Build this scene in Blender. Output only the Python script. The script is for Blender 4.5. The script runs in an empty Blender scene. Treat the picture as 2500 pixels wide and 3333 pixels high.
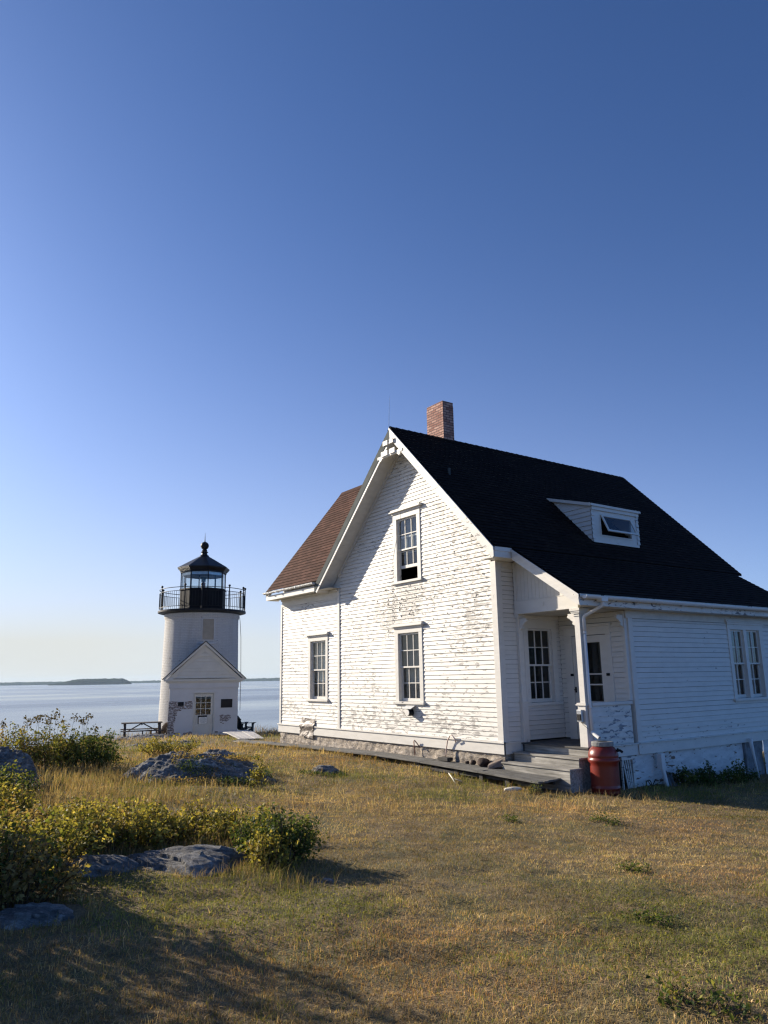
import bpy, bmesh, math, random
import numpy as np
from mathutils import Vector, Matrix, noise as mnoise

C = bpy.context.scene.collection
SC = bpy.context.scene
rad = math.radians

# ------------------------------------------------------------------ camera
CAM = (11.67277, -11.25863, 1.36576)
R_ = (0.57733654, 0.81634696, -0.01612959)
U_ = (0.18632411, -0.11248746, 0.97602761)
F_ = (-0.79496279, 0.56650174, 0.21704824)
cd = bpy.data.cameras.new('camera')
cam = bpy.data.objects.new('camera', cd)
C.objects.link(cam)
cam.matrix_world = Matrix(((R_[0], U_[0], -F_[0], CAM[0]), (R_[1], U_[1], -F_[1], CAM[1]),
                           (R_[2], U_[2], -F_[2], CAM[2]), (0, 0, 0, 1)))
cd.sensor_fit = 'HORIZONTAL'
cd.sensor_width = 36
cd.lens = 36 * 2425.46 / 2500
cd.clip_start = .05
cd.clip_end = 40000
SC.camera = cam

# ------------------------------------------------------------------ light
SUN_EL = 20.5
SUN_AZ = math.atan2(-0.926, -0.378)          # direction to the sun, measured from +Y towards +X
wd = bpy.data.worlds.new('World')
SC.world = wd
wd.use_nodes = True
wn = wd.node_tree.nodes
wl = wd.node_tree.links
sky = wn.new('ShaderNodeTexSky')
sky.sky_type = 'NISHITA'
sky.sun_disc = False
sky.sun_elevation = rad(SUN_EL)
sky.sun_rotation = SUN_AZ
sky.altitude = 0
sky.air_density = 0.55
sky.dust_density = 0.65
sky.ozone_density = 8.0
wn['Background'].inputs['Strength'].default_value = 0.11
# pale sea-air along the skyline
tcw = wn.new('ShaderNodeTexCoord'); spw = wn.new('ShaderNodeSeparateXYZ'); wl.new(tcw.outputs['Generated'], spw.inputs[0])
mw1 = wn.new('ShaderNodeMath'); mw1.operation = 'MULTIPLY'; wl.new(spw.outputs['Z'], mw1.inputs[0]); mw1.inputs[1].default_value = -6.0
mw2 = wn.new('ShaderNodeMath'); mw2.operation = 'EXPONENT'; wl.new(mw1.outputs[0], mw2.inputs[0])
mw3 = wn.new('ShaderNodeMath'); mw3.operation = 'MULTIPLY'; mw3.use_clamp = True; wl.new(mw2.outputs[0], mw3.inputs[0]); mw3.inputs[1].default_value = 1.35
dtw = wn.new('ShaderNodeVectorMath'); dtw.operation = 'DOT_PRODUCT'; wl.new(tcw.outputs['Generated'], dtw.inputs[0]); dtw.inputs[1].default_value = (-.80, -.32, 0)
mw4 = wn.new('ShaderNodeMath'); mw4.operation = 'ADD'; mw4.use_clamp = True; wl.new(dtw.outputs['Value'], mw4.inputs[0]); mw4.inputs[1].default_value = .3
mw5 = wn.new('ShaderNodeMath'); mw5.operation = 'MULTIPLY'; wl.new(mw3.outputs[0], mw5.inputs[0]); wl.new(mw4.outputs[0], mw5.inputs[1])
mxw = wn.new('ShaderNodeMix'); mxw.data_type = 'RGBA'; wl.new(mw5.outputs[0], mxw.inputs[0]); wl.new(sky.outputs[0], mxw.inputs[6]); mxw.inputs[7].default_value = (4.1, 4.25, 4.15, 1)
wl.new(mxw.outputs[2], wn['Background'].inputs['Color'])
sd = bpy.data.lights.new('sun', 'SUN')
sd.energy = 5.0
sd.angle = rad(.53)
sd.color = (1.0, .885, .72)
sun = bpy.data.objects.new('sun', sd)
C.objects.link(sun)
ce = math.cos(rad(SUN_EL))
sun.rotation_euler = Vector((.926 * ce, .378 * ce, -math.sin(rad(SUN_EL)))).to_track_quat('-Z', 'Y').to_euler()
sun.location = (-10, -10, 30)
vs = SC.view_settings
vs.view_transform = 'Standard'
vs.look = 'None'
vs.gamma = 1
vs.exposure = 0.75
SC.cycles.use_denoising = True
SC.cycles.filter_width = 1.3
SC.cycles.max_bounces = 8
SC.cycles.transparent_max_bounces = 16
SC.cycles.volume_bounces = 0

# ------------------------------------------------------------------ helpers
def tag(o, label=None, cat=None, group=None, kind=None):
    if label: o['label'] = label
    if cat: o['category'] = cat
    if group: o['group'] = group
    if kind: o['kind'] = kind
    return o

def thing(name, label, cat, loc=(0, 0, 0), rz=0, group=None):
    o = bpy.data.objects.new(name, None)
    C.objects.link(o)
    o.location = loc
    o.rotation_euler = (0, 0, rz)
    o.empty_display_size = .2
    return tag(o, label, cat, group)

def origin(o):
    p = Vector((0, 0, 0))
    while o is not None:
        if o.parent is None:
            return p + o.location, o.rotation_euler.z
        p = p + o.location
        o = o.parent
    return p, 0

class MB:
    """collects geometry, in world or thing-local coordinates, into one mesh"""
    def __init__(s):
        s.v = []; s.f = []; s.uv = {}
    def quad(s, *pts, uv=None):
        n = len(s.v)
        s.v += [tuple(p) for p in pts]
        s.f.append(tuple(range(n, n + len(pts))))
        if uv: s.uv[len(s.f) - 1] = uv
    def box(s, a0, a1, b0, b1, c0, c1, mp=None):
        mp = mp or (lambda x, y, z: (x, y, z))
        n = len(s.v)
        for x, y, z in ((a0, b0, c0), (a1, b0, c0), (a1, b1, c0), (a0, b1, c0), (a0, b0, c1), (a1, b0, c1), (a1, b1, c1), (a0, b1, c1)):
            s.v.append(tuple(mp(x, y, z)))
        for q in ((0, 3, 2, 1), (4, 5, 6, 7), (0, 1, 5, 4), (1, 2, 6, 5), (2, 3, 7, 6), (3, 0, 4, 7)):
            s.f.append(tuple(n + i for i in q))
        return s
    def hexa(s, p):
        n = len(s.v)
        s.v += [tuple(q) for q in p]
        for q in ((0, 3, 2, 1), (4, 5, 6, 7), (0, 1, 5, 4), (1, 2, 6, 5), (2, 3, 7, 6), (3, 0, 4, 7)):
            s.f.append(tuple(n + i for i in q))
        return s
    def prism(s, poly, d0, d1, mp):
        """poly: list of (u,v); extruded from d0 to d1; mp(u,d,v)->xyz"""
        n = len(s.v); k = len(poly)
        s.v += [tuple(mp(u, d0, v)) for u, v in poly] + [tuple(mp(u, d1, v)) for u, v in poly]
        s.f.append(tuple(n + i for i in range(k)))
        s.f.append(tuple(n + k + i for i in reversed(range(k))))
        for i in range(k):
            j = (i + 1) % k
            s.f.append((n + i, n + j, n + k + j, n + k + i))
        return s
    def beam(s, p, q, w, h, up=(0, 0, 1)):
        """rectangular bar from p to q: w across, h along up"""
        p, q = Vector(p), Vector(q)
        d = (q - p).normalized(); u = Vector(up)
        r = d.cross(u)
        if r.length < 1e-4: r = d.cross(Vector((1, 0, 0)))
        r.normalize(); u = r.cross(d).normalized()
        r *= w / 2; u *= h / 2
        s.hexa([p - r - u, p + r - u, q + r - u, q - r - u, p - r + u, p + r + u, q + r + u, q - r + u])
        return s
    def tube(s, pts, r, n=8, caps=True):
        pts = [Vector(p) for p in pts]
        rr = r if isinstance(r, (list, tuple)) else [r] * len(pts)
        base = len(s.v); prev = None
        for i, p in enumerate(pts):
            d = (pts[min(i + 1, len(pts) - 1)] - pts[max(i - 1, 0)])
            d = d.normalized() if d.length > 1e-9 else Vector((0, 0, 1))
            if prev is None:
                a = d.cross(Vector((0, 0, 1)))
                if a.length < 1e-3: a = d.cross(Vector((1, 0, 0)))
            else:
                a = prev - d * prev.dot(d)
            a.normalize(); prev = a; b = d.cross(a)
            for k in range(n):
                t = 2 * math.pi * k / n
                s.v.append(tuple(p + (a * math.cos(t) + b * math.sin(t)) * rr[i]))
        for i in range(len(pts) - 1):
            for k in range(n):
                k2 = (k + 1) % n
                s.f.append((base + i * n + k, base + i * n + k2, base + (i + 1) * n + k2, base + (i + 1) * n + k))
        if caps:
            s.f.append(tuple(base + k for k in reversed(range(n))))
            e = base + (len(pts) - 1) * n
            s.f.append(tuple(e + k for k in range(n)))
        return s
    def lathe(s, prof, n=32, c=(0, 0), ph=0, caps=True, uvr=None):
        base = len(s.v)
        for r, z in prof:
            for k in range(n):
                t = ph + 2 * math.pi * k / n
                s.v.append((c[0] + r * math.cos(t), c[1] + r * math.sin(t), z))
        for i in range(len(prof) - 1):
            for k in range(n):
                k2 = (k + 1) % n
                s.f.append((base + i * n + k, base + i * n + k2, base + (i + 1) * n + k2, base + (i + 1) * n + k))
                if uvr:
                    a = 2 * math.pi * k / n * uvr; b = 2 * math.pi * (k + 1) / n * uvr
                    s.uv[len(s.f) - 1] = ((a, prof[i][1]), (b, prof[i][1]), (b, prof[i + 1][1]), (a, prof[i + 1][1]))
        if caps:
            s.f.append(tuple(base + k for k in reversed(range(n))))
            e = base + (len(prof) - 1) * n
            s.f.append(tuple(e + k for k in range(n)))
        return s
    def build(s, name, mat, parent=None, smooth=False, bevel=0, world=True, fix=True, label=None):
        me = bpy.data.meshes.new(name)
        v = s.v
        if parent is not None and world:
            o, rz = origin(parent)
            if abs(rz) > 1e-9:
                cs, sn = math.cos(-rz), math.sin(-rz)
                v = [((x - o.x) * cs - (y - o.y) * sn, (x - o.x) * sn + (y - o.y) * cs, z - o.z) for x, y, z in v]
            else:
                v = [(x - o.x, y - o.y, z - o.z) for x, y, z in v]
        me.from_pydata(v, [], s.f)
        if s.uv:
            ul = me.uv_layers.new(name='UVMap')
            for fi, uv in s.uv.items():
                for li, q in zip(me.polygons[fi].loop_indices, uv):
                    ul.data[li].uv = q
        if fix:
            bm = bmesh.new(); bm.from_mesh(me)
            bmesh.ops.recalc_face_normals(bm, faces=bm.faces)
            bm.to_mesh(me); bm.free()
        if smooth:
            me.shade_smooth()
        me.update()
        ob = bpy.data.objects.new(name, me)
        C.objects.link(ob)
        if mat is not None: me.materials.append(mat)
        if parent is not None: ob.parent = parent
        if bevel:
            m = ob.modifiers.new('bevel', 'BEVEL'); m.width = bevel; m.segments = 2; m.limit_method = 'ANGLE'; m.angle_limit = rad(50)
        if label: ob['label'] = label
        return ob

# ---- smooth 2d value noise (numpy), for terrain and colour patches
_rs = np.random.RandomState(11)
_T = _rs.rand(256, 256)
def vnoise(x, y):
    xi = np.floor(x).astype(int); yi = np.floor(y).astype(int)
    fx = x - xi; fy = y - yi
    fx = fx * fx * (3 - 2 * fx); fy = fy * fy * (3 - 2 * fy)
    a = _T[xi % 256, yi % 256]; b = _T[(xi + 1) % 256, yi % 256]
    c = _T[xi % 256, (yi + 1) % 256]; d = _T[(xi + 1) % 256, (yi + 1) % 256]
    return (a * (1 - fx) + b * fx) * (1 - fy) + (c * (1 - fx) + d * fx) * fy
def fbm(x, y, o=4):
    s = 0; a = .5; t = 0
    for i in range(o):
        s = s + a * vnoise(x * 2 ** i + 17 * i, y * 2 ** i + 31 * i); t += a; a *= .5
    return s / t

# ---- terrain heights
CP=np.array([
(11.67,-11.26,-.23),(14,-8,-.33),(9,-8,-.33),(6,-5,-.48),(3,-2,-.68),(1.9,-.3,-.76),(-.5,-1,-.66),(-4,-.9,-.56),(-9.8,-.7,-.60),(-9.8,3,-.7),
(1.9,1.9,-.86),(2,3.2,-.90),(2,5.9,-.99),(2,9,-1.08),(6,2,-.92),(9,-2,-.66),(12,3,-.95),(18,-4,-.55),(22,3,-1.0),(2,16,-1.6),(12,14,-1.6),(-6,16,-1.6),
(16,-14,-.2),(8,-14,-.17),(3,-13,-.12),(5.5,-9,-.25),(1.5,-8.5,-.3),(-2,-6,-.42),(-3,-12,-.15),(-7,-8,-.38),(-7,-3.5,-.5),(-12,-4,-.62),(-16,-1,-.8),(-13.5,0,-.72),
(-20.7,1.9,-.98),(-18,4.5,-1.0),(-22,5.5,-1.1),(-22.5,-.5,-1.08),(-25,2,-1.2),(-20,-3,-1.0),(-15,-6,-.8),(-10,-11,-.55),(-5,-17,-.3),(2,-19,-.3),
(-28,5,-2.0),(-27,-3,-2.0),(-22,-8,-1.8),(-17,-13,-1.8),(-12,-19,-1.8),(-3,-25,-1.8),(10,-26,-1.5),(24,-20,-1.2),(30,-5,-1.6),(-22,12,-2.2),(-14,16,-2.2),
(-34,8,-7),(-33,-4,-7),(-28,-13,-7),(-22,-21,-7),(-12,-30,-7),(5,-36,-7),(-30,18,-7),(-20,26,-7),
(-42,10,-13),(-42,-5,-13),(-36,-20,-13),(-28,-30,-13),(-14,-40,-13),(5,-46,-13),(-38,26,-13),(-25,36,-13),(0,40,-10),(25,35,-10),(40,10,-9),(40,-20,-9),(28,-40,-11),
])
def _phi(r): return r
def _solve():
    P=CP[:,:2]; n=len(P)
    A=_phi(np.linalg.norm(P[:,None]-P[None],axis=2))
    M=np.zeros((n+3,n+3)); M[:n,:n]=A-0.15*np.eye(n); M[:n,n]=1; M[:n,n+1:]=P; M[n,:n]=1; M[n+1:,:n]=P.T
    b=np.zeros(n+3); b[:n]=CP[:,2]
    return np.linalg.solve(M,b)
_w=_solve()
def ground0(x,y):
    x=np.asarray(x,float); y=np.asarray(y,float); s=x.shape
    Q=np.stack([x.ravel(),y.ravel()],1); out=np.empty(len(Q))
    for i in range(0,len(Q),20000):
        q=Q[i:i+20000]; r=np.linalg.norm(q[:,None]-CP[None,:,:2],axis=2)
        out[i:i+20000]=_phi(np.sqrt(r*r+.6))@_w[:len(CP)]+_w[len(CP)]+q@_w[len(CP)+1:]
    return out.reshape(s)

def ground(x, y):
    x = np.asarray(x, float); y = np.asarray(y, float)
    return ground0(x, y) + .10 * (fbm(x * .45, y * .45) - .5) + .05 * (fbm(x * 2.1, y * 2.1, 3) - .5) + .045 * (fbm(x * 4.5 + 9, y * 4.5, 2) - .5)
def gz(x, y):
    return float(ground(np.array([x]), np.array([y]))[0])

# ------------------------------------------------------------------ materials
def newmat(name):
    m = bpy.data.materials.new(name)
    m.use_nodes = True
    nt = m.node_tree
    return m, nt.nodes, nt.links, nt.nodes['Principled BSDF']

def N(nodes, t, **kw):
    n = nodes.new(t)
    for k, v in kw.items():
        if k in n.bl_rna.properties.keys(): setattr(n, k, v)
        else: n.inputs[k.replace('_', ' ')].default_value = v
    return n

def coords(nodes, links, scale=(1, 1, 1), src='Object', rot=(0, 0, 0)):
    tc = nodes.new('ShaderNodeTexCoord')
    mp = nodes.new('ShaderNodeMapping')
    mp.inputs['Scale'].default_value = scale
    mp.inputs['Rotation'].default_value = rot
    links.new(tc.outputs[src], mp.inputs['Vector'])
    return mp.outputs['Vector']

def noise(nodes, links, vec, scale, detail=4, rough=.55, dist=0):
    n = nodes.new('ShaderNodeTexNoise')
    n.inputs['Scale'].default_value = scale
    n.inputs['Detail'].default_value = detail
    n.inputs['Roughness'].default_value = rough
    n.inputs['Distortion'].default_value = dist
    links.new(vec, n.inputs['Vector'])
    return n.outputs['Fac']

def ramp(nodes, links, fac, stops):
    r = nodes.new('ShaderNodeValToRGB')
    e = r.color_ramp.elements
    while len(e) < len(stops): e.new(.5)
    for el, (p, c) in zip(e, stops):
        el.position = p
        el.color = (c, c, c, 1) if isinstance(c, (int, float)) else (*c, 1)
    links.new(fac, r.inputs['Fac'])
    return r.outputs['Color']

def mix(nodes, links, fac, a, b, mode='MIX'):
    m = nodes.new('ShaderNodeMix')
    m.data_type = 'RGBA'; m.blend_type = mode
    for sock, v in ((m.inputs[0], fac), (m.inputs[6], a), (m.inputs[7], b)):
        if hasattr(v, 'links'): links.new(v, sock)
        elif isinstance(v, (int, float)): sock.default_value = v
        else: sock.default_value = (*v, 1)
    return m.outputs[2]

def math_(nodes, links, op, a, b=None, clamp=False):
    m = nodes.new('ShaderNodeMath'); m.operation = op; m.use_clamp = clamp
    for i, v in enumerate((a, b)):
        if v is None: continue
        if hasattr(v, 'links'): links.new(v, m.inputs[i])
        else: m.inputs[i].default_value = v
    return m.outputs[0]

def bump(nodes, links, bsdf, h, strength=.5, dist=.01, prev=None):
    b = nodes.new('ShaderNodeBump')
    b.inputs['Strength'].default_value = strength
    b.inputs['Distance'].default_value = dist
    links.new(h, b.inputs['Height'])
    if prev is not None: links.new(prev, b.inputs['Normal'])
    links.new(b.outputs[0], bsdf.inputs['Normal'])
    return b.outputs[0]

def mat_simple(name, col, rough=.6, var=.25, scale=6, metal=0, bumps=0, spec=.5):
    m, n, l, b = newmat(name)
    b.inputs['Specular IOR Level'].default_value = spec
    v = coords(n, l)
    f = noise(n, l, v, scale)
    lo = tuple(max(0, c * (1 - var)) for c in col); hi = tuple(min(1, c * (1 + var)) for c in col)
    l.new(ramp(n, l, f, [(.3, lo), (.7, hi)]), b.inputs['Base Color'])
    b.inputs['Roughness'].default_value = rough
    b.inputs['Metallic'].default_value = metal
    if bumps: bump(n, l, b, noise(n, l, v, scale * 6), .5, bumps)
    return m

def mat_paint(name, base=(.66, .635, .58), peel=.5, wood=(.27, .255, .235), spots=(), along='x', big=.55, stain=.12, rough=.55):
    """old white paint flaking off grey wood; along = the direction the boards run"""
    m, n, l, b = newmat(name)
    sc = {'x': (5, 5, 17), 'y': (5, 5, 17), 'z': (16, 16, 4)}[along]
    v = coords(n, l, sc)
    vo = coords(n, l)
    fine = noise(n, l, v, 1.0, 5, .62, .4)
    large = noise(n, l, vo, .55, 3, .6)
    if spots:
        tc = n.new('ShaderNodeTexCoord')
        for (p, r, amt) in spots:
            vm = n.new('ShaderNodeVectorMath'); vm.operation = 'SUBTRACT'
            l.new(tc.outputs['Object'], vm.inputs[0]); vm.inputs[1].default_value = p
            vs_ = n.new('ShaderNodeVectorMath'); vs_.operation = 'DIVIDE'
            l.new(vm.outputs[0], vs_.inputs[0]); vs_.inputs[1].default_value = r
            ln = n.new('ShaderNodeVectorMath'); ln.operation = 'LENGTH'
            l.new(vs_.outputs[0], ln.inputs[0])
            k = math_(n, l, 'MULTIPLY', math_(n, l, 'SUBTRACT', 1.0, ln.outputs['Value'], True), amt)
            large = math_(n, l, 'ADD', large, k)
    s = math_(n, l, 'ADD', math_(n, l, 'MULTIPLY', fine, 1.0), math_(n, l, 'MULTIPLY', math_(n, l, 'SUBTRACT', large, .5), big))
    t = .80 - .30 * peel
    mask = ramp(n, l, s, [(t, 0.0), (t + .012, 1.0)])
    # base coat: slightly dirty, board to board variation
    d = noise(n, l, coords(n, l, (1.5, 1.5, 5)), 2.0, 4, .6)
    dirty = ramp(n, l, d, [(.25, tuple(c * (1 - stain * 1.6) for c in base)), (.6, base), (.8, tuple(min(.72, c * 1.05) for c in base))])
    # hairline edge of older cream coat round each bare patch
    edge = ramp(n, l, s, [(t - .035, 0.0), (t - .006, 1.0)])
    c1 = mix(n, l, math_(n, l, 'MULTIPLY', edge, .35), dirty, (.47, .44, .38))
    grain = noise(n, l, coords(n, l, {'x': (3, 3, 80), 'y': (3, 3, 80), 'z': (80, 80, 3)}[along]), 1.0, 3)
    wcol = ramp(n, l, grain, [(.3, tuple(c * .6 for c in wood)), (.7, tuple(c * 1.25 for c in wood))])
    l.new(mix(n, l, mask, c1, wcol), b.inputs['Base Color'])
    b.inputs['Roughness'].default_value = rough
    h = math_(n, l, 'SUBTRACT', math_(n, l, 'MULTIPLY', noise(n, l, v, 2.2, 4), .25), mask)
    bump(n, l, b, h, .6, .004)
    return m

def mat_shingle(name, a, b_, w=.28, h=.13, rough=.85):
    m, n, l, b = newmat(name)
    v = coords(n, l, src='UV')
    br = n.new('ShaderNodeTexBrick')
    l.new(v, br.inputs['Vector'])
    br.inputs['Scale'].default_value = 1
    br.inputs['Brick Width'].default_value = w
    br.inputs['Row Height'].default_value = h
    br.inputs['Mortar Size'].default_value = .007
    br.inputs['Mortar Smooth'].default_value = .3
    br.inputs['Bias'].default_value = 0
    br.inputs['Color1'].default_value = (*a, 1)
    br.inputs['Color2'].default_value = (*b_, 1)
    br.inputs['Mortar'].default_value = (*tuple(c * .35 for c in a), 1)
    g = noise(n, l, v, 160, 2)
    big = noise(n, l, v, .9, 4)
    c = mix(n, l, 1.0, br.outputs['Color'], ramp(n, l, g, [(.2, .7), (.8, 1.25)]), 'MULTIPLY')
    c = mix(n, l, 1.0, c, ramp(n, l, big, [(.25, .75), (.75, 1.2)]), 'MULTIPLY')
    l.new(c, b.inputs['Base Color'])
    b.inputs['Roughness'].default_value = rough
    b.inputs['Specular IOR Level'].default_value = .08
    p = bump(n, l, b, math_(n, l, 'SUBTRACT', 1.0, br.outputs['Fac']), .6, .006)
    bump(n, l, b, g, .4, .002, p)
    return m

def mat_brick(name, c1, c2, mortar, w=.21, h=.072, src='UV', white=0, bd=.006, streak=False):
    m, n, l, b = newmat(name)
    v = coords(n, l, src=src)
    br = n.new('ShaderNodeTexBrick')
    l.new(v, br.inputs['Vector'])
    br.inputs['Scale'].default_value = 1
    br.inputs['Brick Width'].default_value = w
    br.inputs['Row Height'].default_value = h
    br.inputs['Mortar Size'].default_value = .010
    br.inputs['Mortar Smooth'].default_value = .4
    br.inputs['Color1'].default_value = (*c1, 1)
    br.inputs['Color2'].default_value = (*c2, 1)
    br.inputs['Mortar'].default_value = (*mortar, 1)
    g = noise(n, l, v, 30, 4)
    c = mix(n, l, 1.0, br.outputs['Color'], ramp(n, l, g, [(.25, .72), (.75, 1.2)]), 'MULTIPLY')
    if streak:      # rain streaks, dark chips and yellowed washes
        sk = noise(n, l, coords(n, l, (3.0, .35, 1), src), 1.0, 5, .6)
        c = mix(n, l, ramp(n, l, sk, [(.52, 0.0), (.75, .55)]), c, tuple(x * .62 * y for x, y in zip(c1, (1.0, .93, .85))))
        ch_ = noise(n, l, coords(n, l, (5, 9, 1), src), 1.0, 3, .5)
        c = mix(n, l, ramp(n, l, ch_, [(.70, 0.0), (.715, .8)]), c, (.10, .085, .075))
    if white:
        f = noise(n, l, coords(n, l, (9, 22, 9), src), 1.0, 5, .65)
        c = mix(n, l, ramp(n, l, f, [(.54 - .02, 0.0), (.54 + .03, .9)]), c, (.62, .61, .6))
    l.new(c, b.inputs['Base Color'])
    b.inputs['Roughness'].default_value = .85
    p = bump(n, l, b, math_(n, l, 'SUBTRACT', math_(n, l, 'MULTIPLY', g, .5), br.outputs['Fac']), .8, bd)
    return m

def mat_glass(name, tint=(.80, .84, .84), boost=1.0, wavy=.0015):
    m, n, l, b = newmat(name)
    n.remove(b)
    out = n['Material Output']
    fr = n.new('ShaderNodeFresnel')
    gm = n.new('ShaderNodeNewGeometry')      # the same reflection from either side of the pane
    l.new(math_(n, l, 'ADD', math_(n, l, 'MULTIPLY', gm.outputs['Backfacing'], 1 / 1.52 - 1.52), 1.52), fr.inputs['IOR'])
    gl = n.new('ShaderNodeBsdfGlossy'); gl.inputs['Roughness'].default_value = .02
    tr = n.new('ShaderNodeBsdfTransparent'); tr.inputs['Color'].default_value = (*tint, 1)
    mx = n.new('ShaderNodeMixShader')
    l.new(math_(n, l, 'MULTIPLY', fr.outputs[0], 1.5 * boost, True), mx.inputs[0])
    l.new(tr.outputs[0], mx.inputs[1]); l.new(gl.outputs[0], mx.inputs[2])
    l.new(mx.outputs[0], out.inputs['Surface'])
    v = coords(n, l)
    bp = n.new('ShaderNodeBump'); bp.inputs['Strength'].default_value = .25; bp.inputs['Distance'].default_value = wavy
    l.new(noise(n, l, v, 5, 2), bp.inputs['Height'])
    l.new(bp.outputs[0], gl.inputs['Normal'])
    return m

def mat_leaf(name, trans=.35, rough=.5, attr='Col'):
    m, n, l, b = newmat(name)
    out = n['Material Output']
    a = n.new('ShaderNodeAttribute'); a.attribute_name = attr
    l.new(a.outputs['Color'], b.inputs['Base Color'])
    b.inputs['Roughness'].default_value = rough
    b.inputs['Specular IOR Level'].default_value = .15
    tl = n.new('ShaderNodeBsdfTranslucent')
    c = mix(n, l, 1.0, a.outputs['Color'], (1.15, 1.1, .6), 'MULTIPLY')
    l.new(c, tl.inputs['Color'])
    mx = n.new('ShaderNodeMixShader'); mx.inputs[0].default_value = trans
    l.new(b.outputs[0], mx.inputs[1]); l.new(tl.outputs[0], mx.inputs[2])
    l.new(mx.outputs[0], out.inputs['Surface'])
    return m

def mat_weathered(name, a, b_, along='x', rough=.8, fine=60):
    m, n, l, b = newmat(name)
    sc = {'x': (2, fine, fine), 'y': (fine, 2, fine), 'z': (fine, fine, 2)}[along]
    g = noise(n, l, coords(n, l, sc), 1.0, 4)
    big = noise(n, l, coords(n, l), 2.3, 4)
    c = ramp(n, l, g, [(.3, a), (.7, b_)])
    c = mix(n, l, 1.0, c, ramp(n, l, big, [(.25, .7), (.75, 1.25)]), 'MULTIPLY')
    l.new(c, b.inputs['Base Color'])
    b.inputs['Roughness'].default_value = rough
    bump(n, l, b, g, .5, .004)
    return m

def mat_rock(name, a, b_, lichen=(.30, .31, .29), moss=(.075, .065, .022), mossy=.5, size=1.0):
    m, n, l, b = newmat(name)
    v = coords(n, l)
    f1 = noise(n, l, coords(n, l, (1.2, 4.5, 6)), 1.6 * size, 9, .68, .8)
    f2 = noise(n, l, v, 24 * size, 7, .75)
    f3 = noise(n, l, coords(n, l, (1, 3, 5)), 7.0 * size, 6, .7, 1.2)
    c = ramp(n, l, f1, [(.28, tuple(x * .55 for x in a)), (.5, a), (.72, b_)])
    c = mix(n, l, 1.0, c, ramp(n, l, f2, [(.3, .55), (.72, 1.45)]), 'MULTIPLY')
    c = mix(n, l, ramp(n, l, noise(n, l, v, 13 * size, 6, .7), [(.56, 0.0), (.63, .6)]), c, lichen)
    c = mix(n, l, ramp(n, l, noise(n, l, v, 3.2 * size, 6, .65), [(.66 - .16 * mossy, 0.0), (.74 - .16 * mossy, .9)]), c, moss)
    c = mix(n, l, ramp(n, l, f3, [(.30, .8), (.40, 0.0)]), c, tuple(x * .25 for x in a))
    l.new(c, b.inputs['Base Color'])
    b.inputs['Roughness'].default_value = .92
    b.inputs['Specular IOR Level'].default_value = .2
    p = bump(n, l, b, f1, 1.0, .10 / size)
    p = bump(n, l, b, f3, .9, .04 / size, p)
    bump(n, l, b, f2, .7, .02 / size, p)
    return m

M = {}
M['front'] = mat_paint('front_clapboard_paint', peel=.645, spots=(((3.0, -4, 3.9), (1.7, 9, 1.1), .30), ((5.6, -4, 3.4), (2.2, 9, 2.2), .12), ((2.0, -4, 3.0), (1.5, 9, .9), .13), ((-3.4, -4, .9), (5, 9, .35), .2), ((1.5, -4, .7), (5, 9, .4), .14)))
M['side'] = mat_paint('side_clapboard_paint', peel=.30, along='y', spots=(((5, 2, .55), (9, 9, .42), .30), ((5, -1, .95), (1.2, 4, .6), .0)), stain=.06)
M['half'] = mat_paint('worn_half_wall_paint', peel=.78, along='y', wood=(.22, .23, .25), big=.35)
M['trim'] = mat_paint('trim_paint', peel=.30, along='x', stain=.08)
M['trimz'] = mat_paint('upright_trim_paint', peel=.32, along='z', stain=.08)
M['rake'] = mat_paint('rake_board_paint', peel=.36, along='x', stain=.1)
M['fascia'] = mat_paint('fascia_paint', peel=.60, along='y', wood=(.10, .10, .11), big=.5)
M['clean'] = mat_paint('sound_white_paint', peel=.10, along='z', stain=.05)
M['soffit'] = mat_paint('soffit_paint', peel=.12, along='x', base=(.62, .60, .55))
M['grey_trim'] = mat_simple('dark_grey_trim', (.075, .088, .088), .7, .2, 4, 0, 0, .05)  # plain dark grey for the left rake board and roof vent
M['gutter'] = mat_simple('white_gutter_vinyl', (.68, .68, .66), .35, .05, 3)
M['roof_dark'] = mat_shingle('dark_roof_shingles', (.012, .008, .007), (.023, .015, .012))
M['roof_brown'] = mat_shingle('brown_roof_shingles', (.078, .038, .026), (.125, .062, .044), .30, .14)
M['brick'] = mat_brick('chimney_brick', (.30, .115, .08), (.58, .33, .25), (.07, .045, .04))
M['glass'] = mat_glass('window_glass')
M['curtain'] = mat_simple('sheer_curtain', (.55, .55, .52), .9, .1, 3)
M['shade'] = mat_simple('grey_window_shade', (.20, .21, .21), .9, .1, 2)
M['brown_curtain'] = mat_simple('brown_curtain', (.16, .11, .08), .9, .3, 5)
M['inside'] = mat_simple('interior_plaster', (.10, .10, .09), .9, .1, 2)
M['black'] = mat_simple('black_iron', (.010, .010, .012), .5, .3, 8, 0, 0, .2)
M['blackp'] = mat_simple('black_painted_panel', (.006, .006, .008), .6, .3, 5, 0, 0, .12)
M['blackroof'] = mat_simple('black_lantern_roof', (.009, .010, .013), .45, .3, 5, 0, 0, .3)
M['steel'] = mat_simple('galvanised_steel', (.45, .46, .47), .35, .15, 12, .8)
M['step'] = mat_weathered('weathered_step_paint', (.15, .14, .12), (.42, .40, .355), 'x', .8, 26)
M['deck'] = mat_weathered('porch_floor_boards', (.05, .048, .045), (.11, .105, .10), 'x')
M['walk'] = mat_weathered('grey_boardwalk_planks', (.032, .03, .027), (.19, .185, .17), 'x', .85)
M['walkleg'] = mat_weathered('dark_wet_timber_and_shade', (.02, .018, .016), (.05, .045, .04), 'z')
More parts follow.
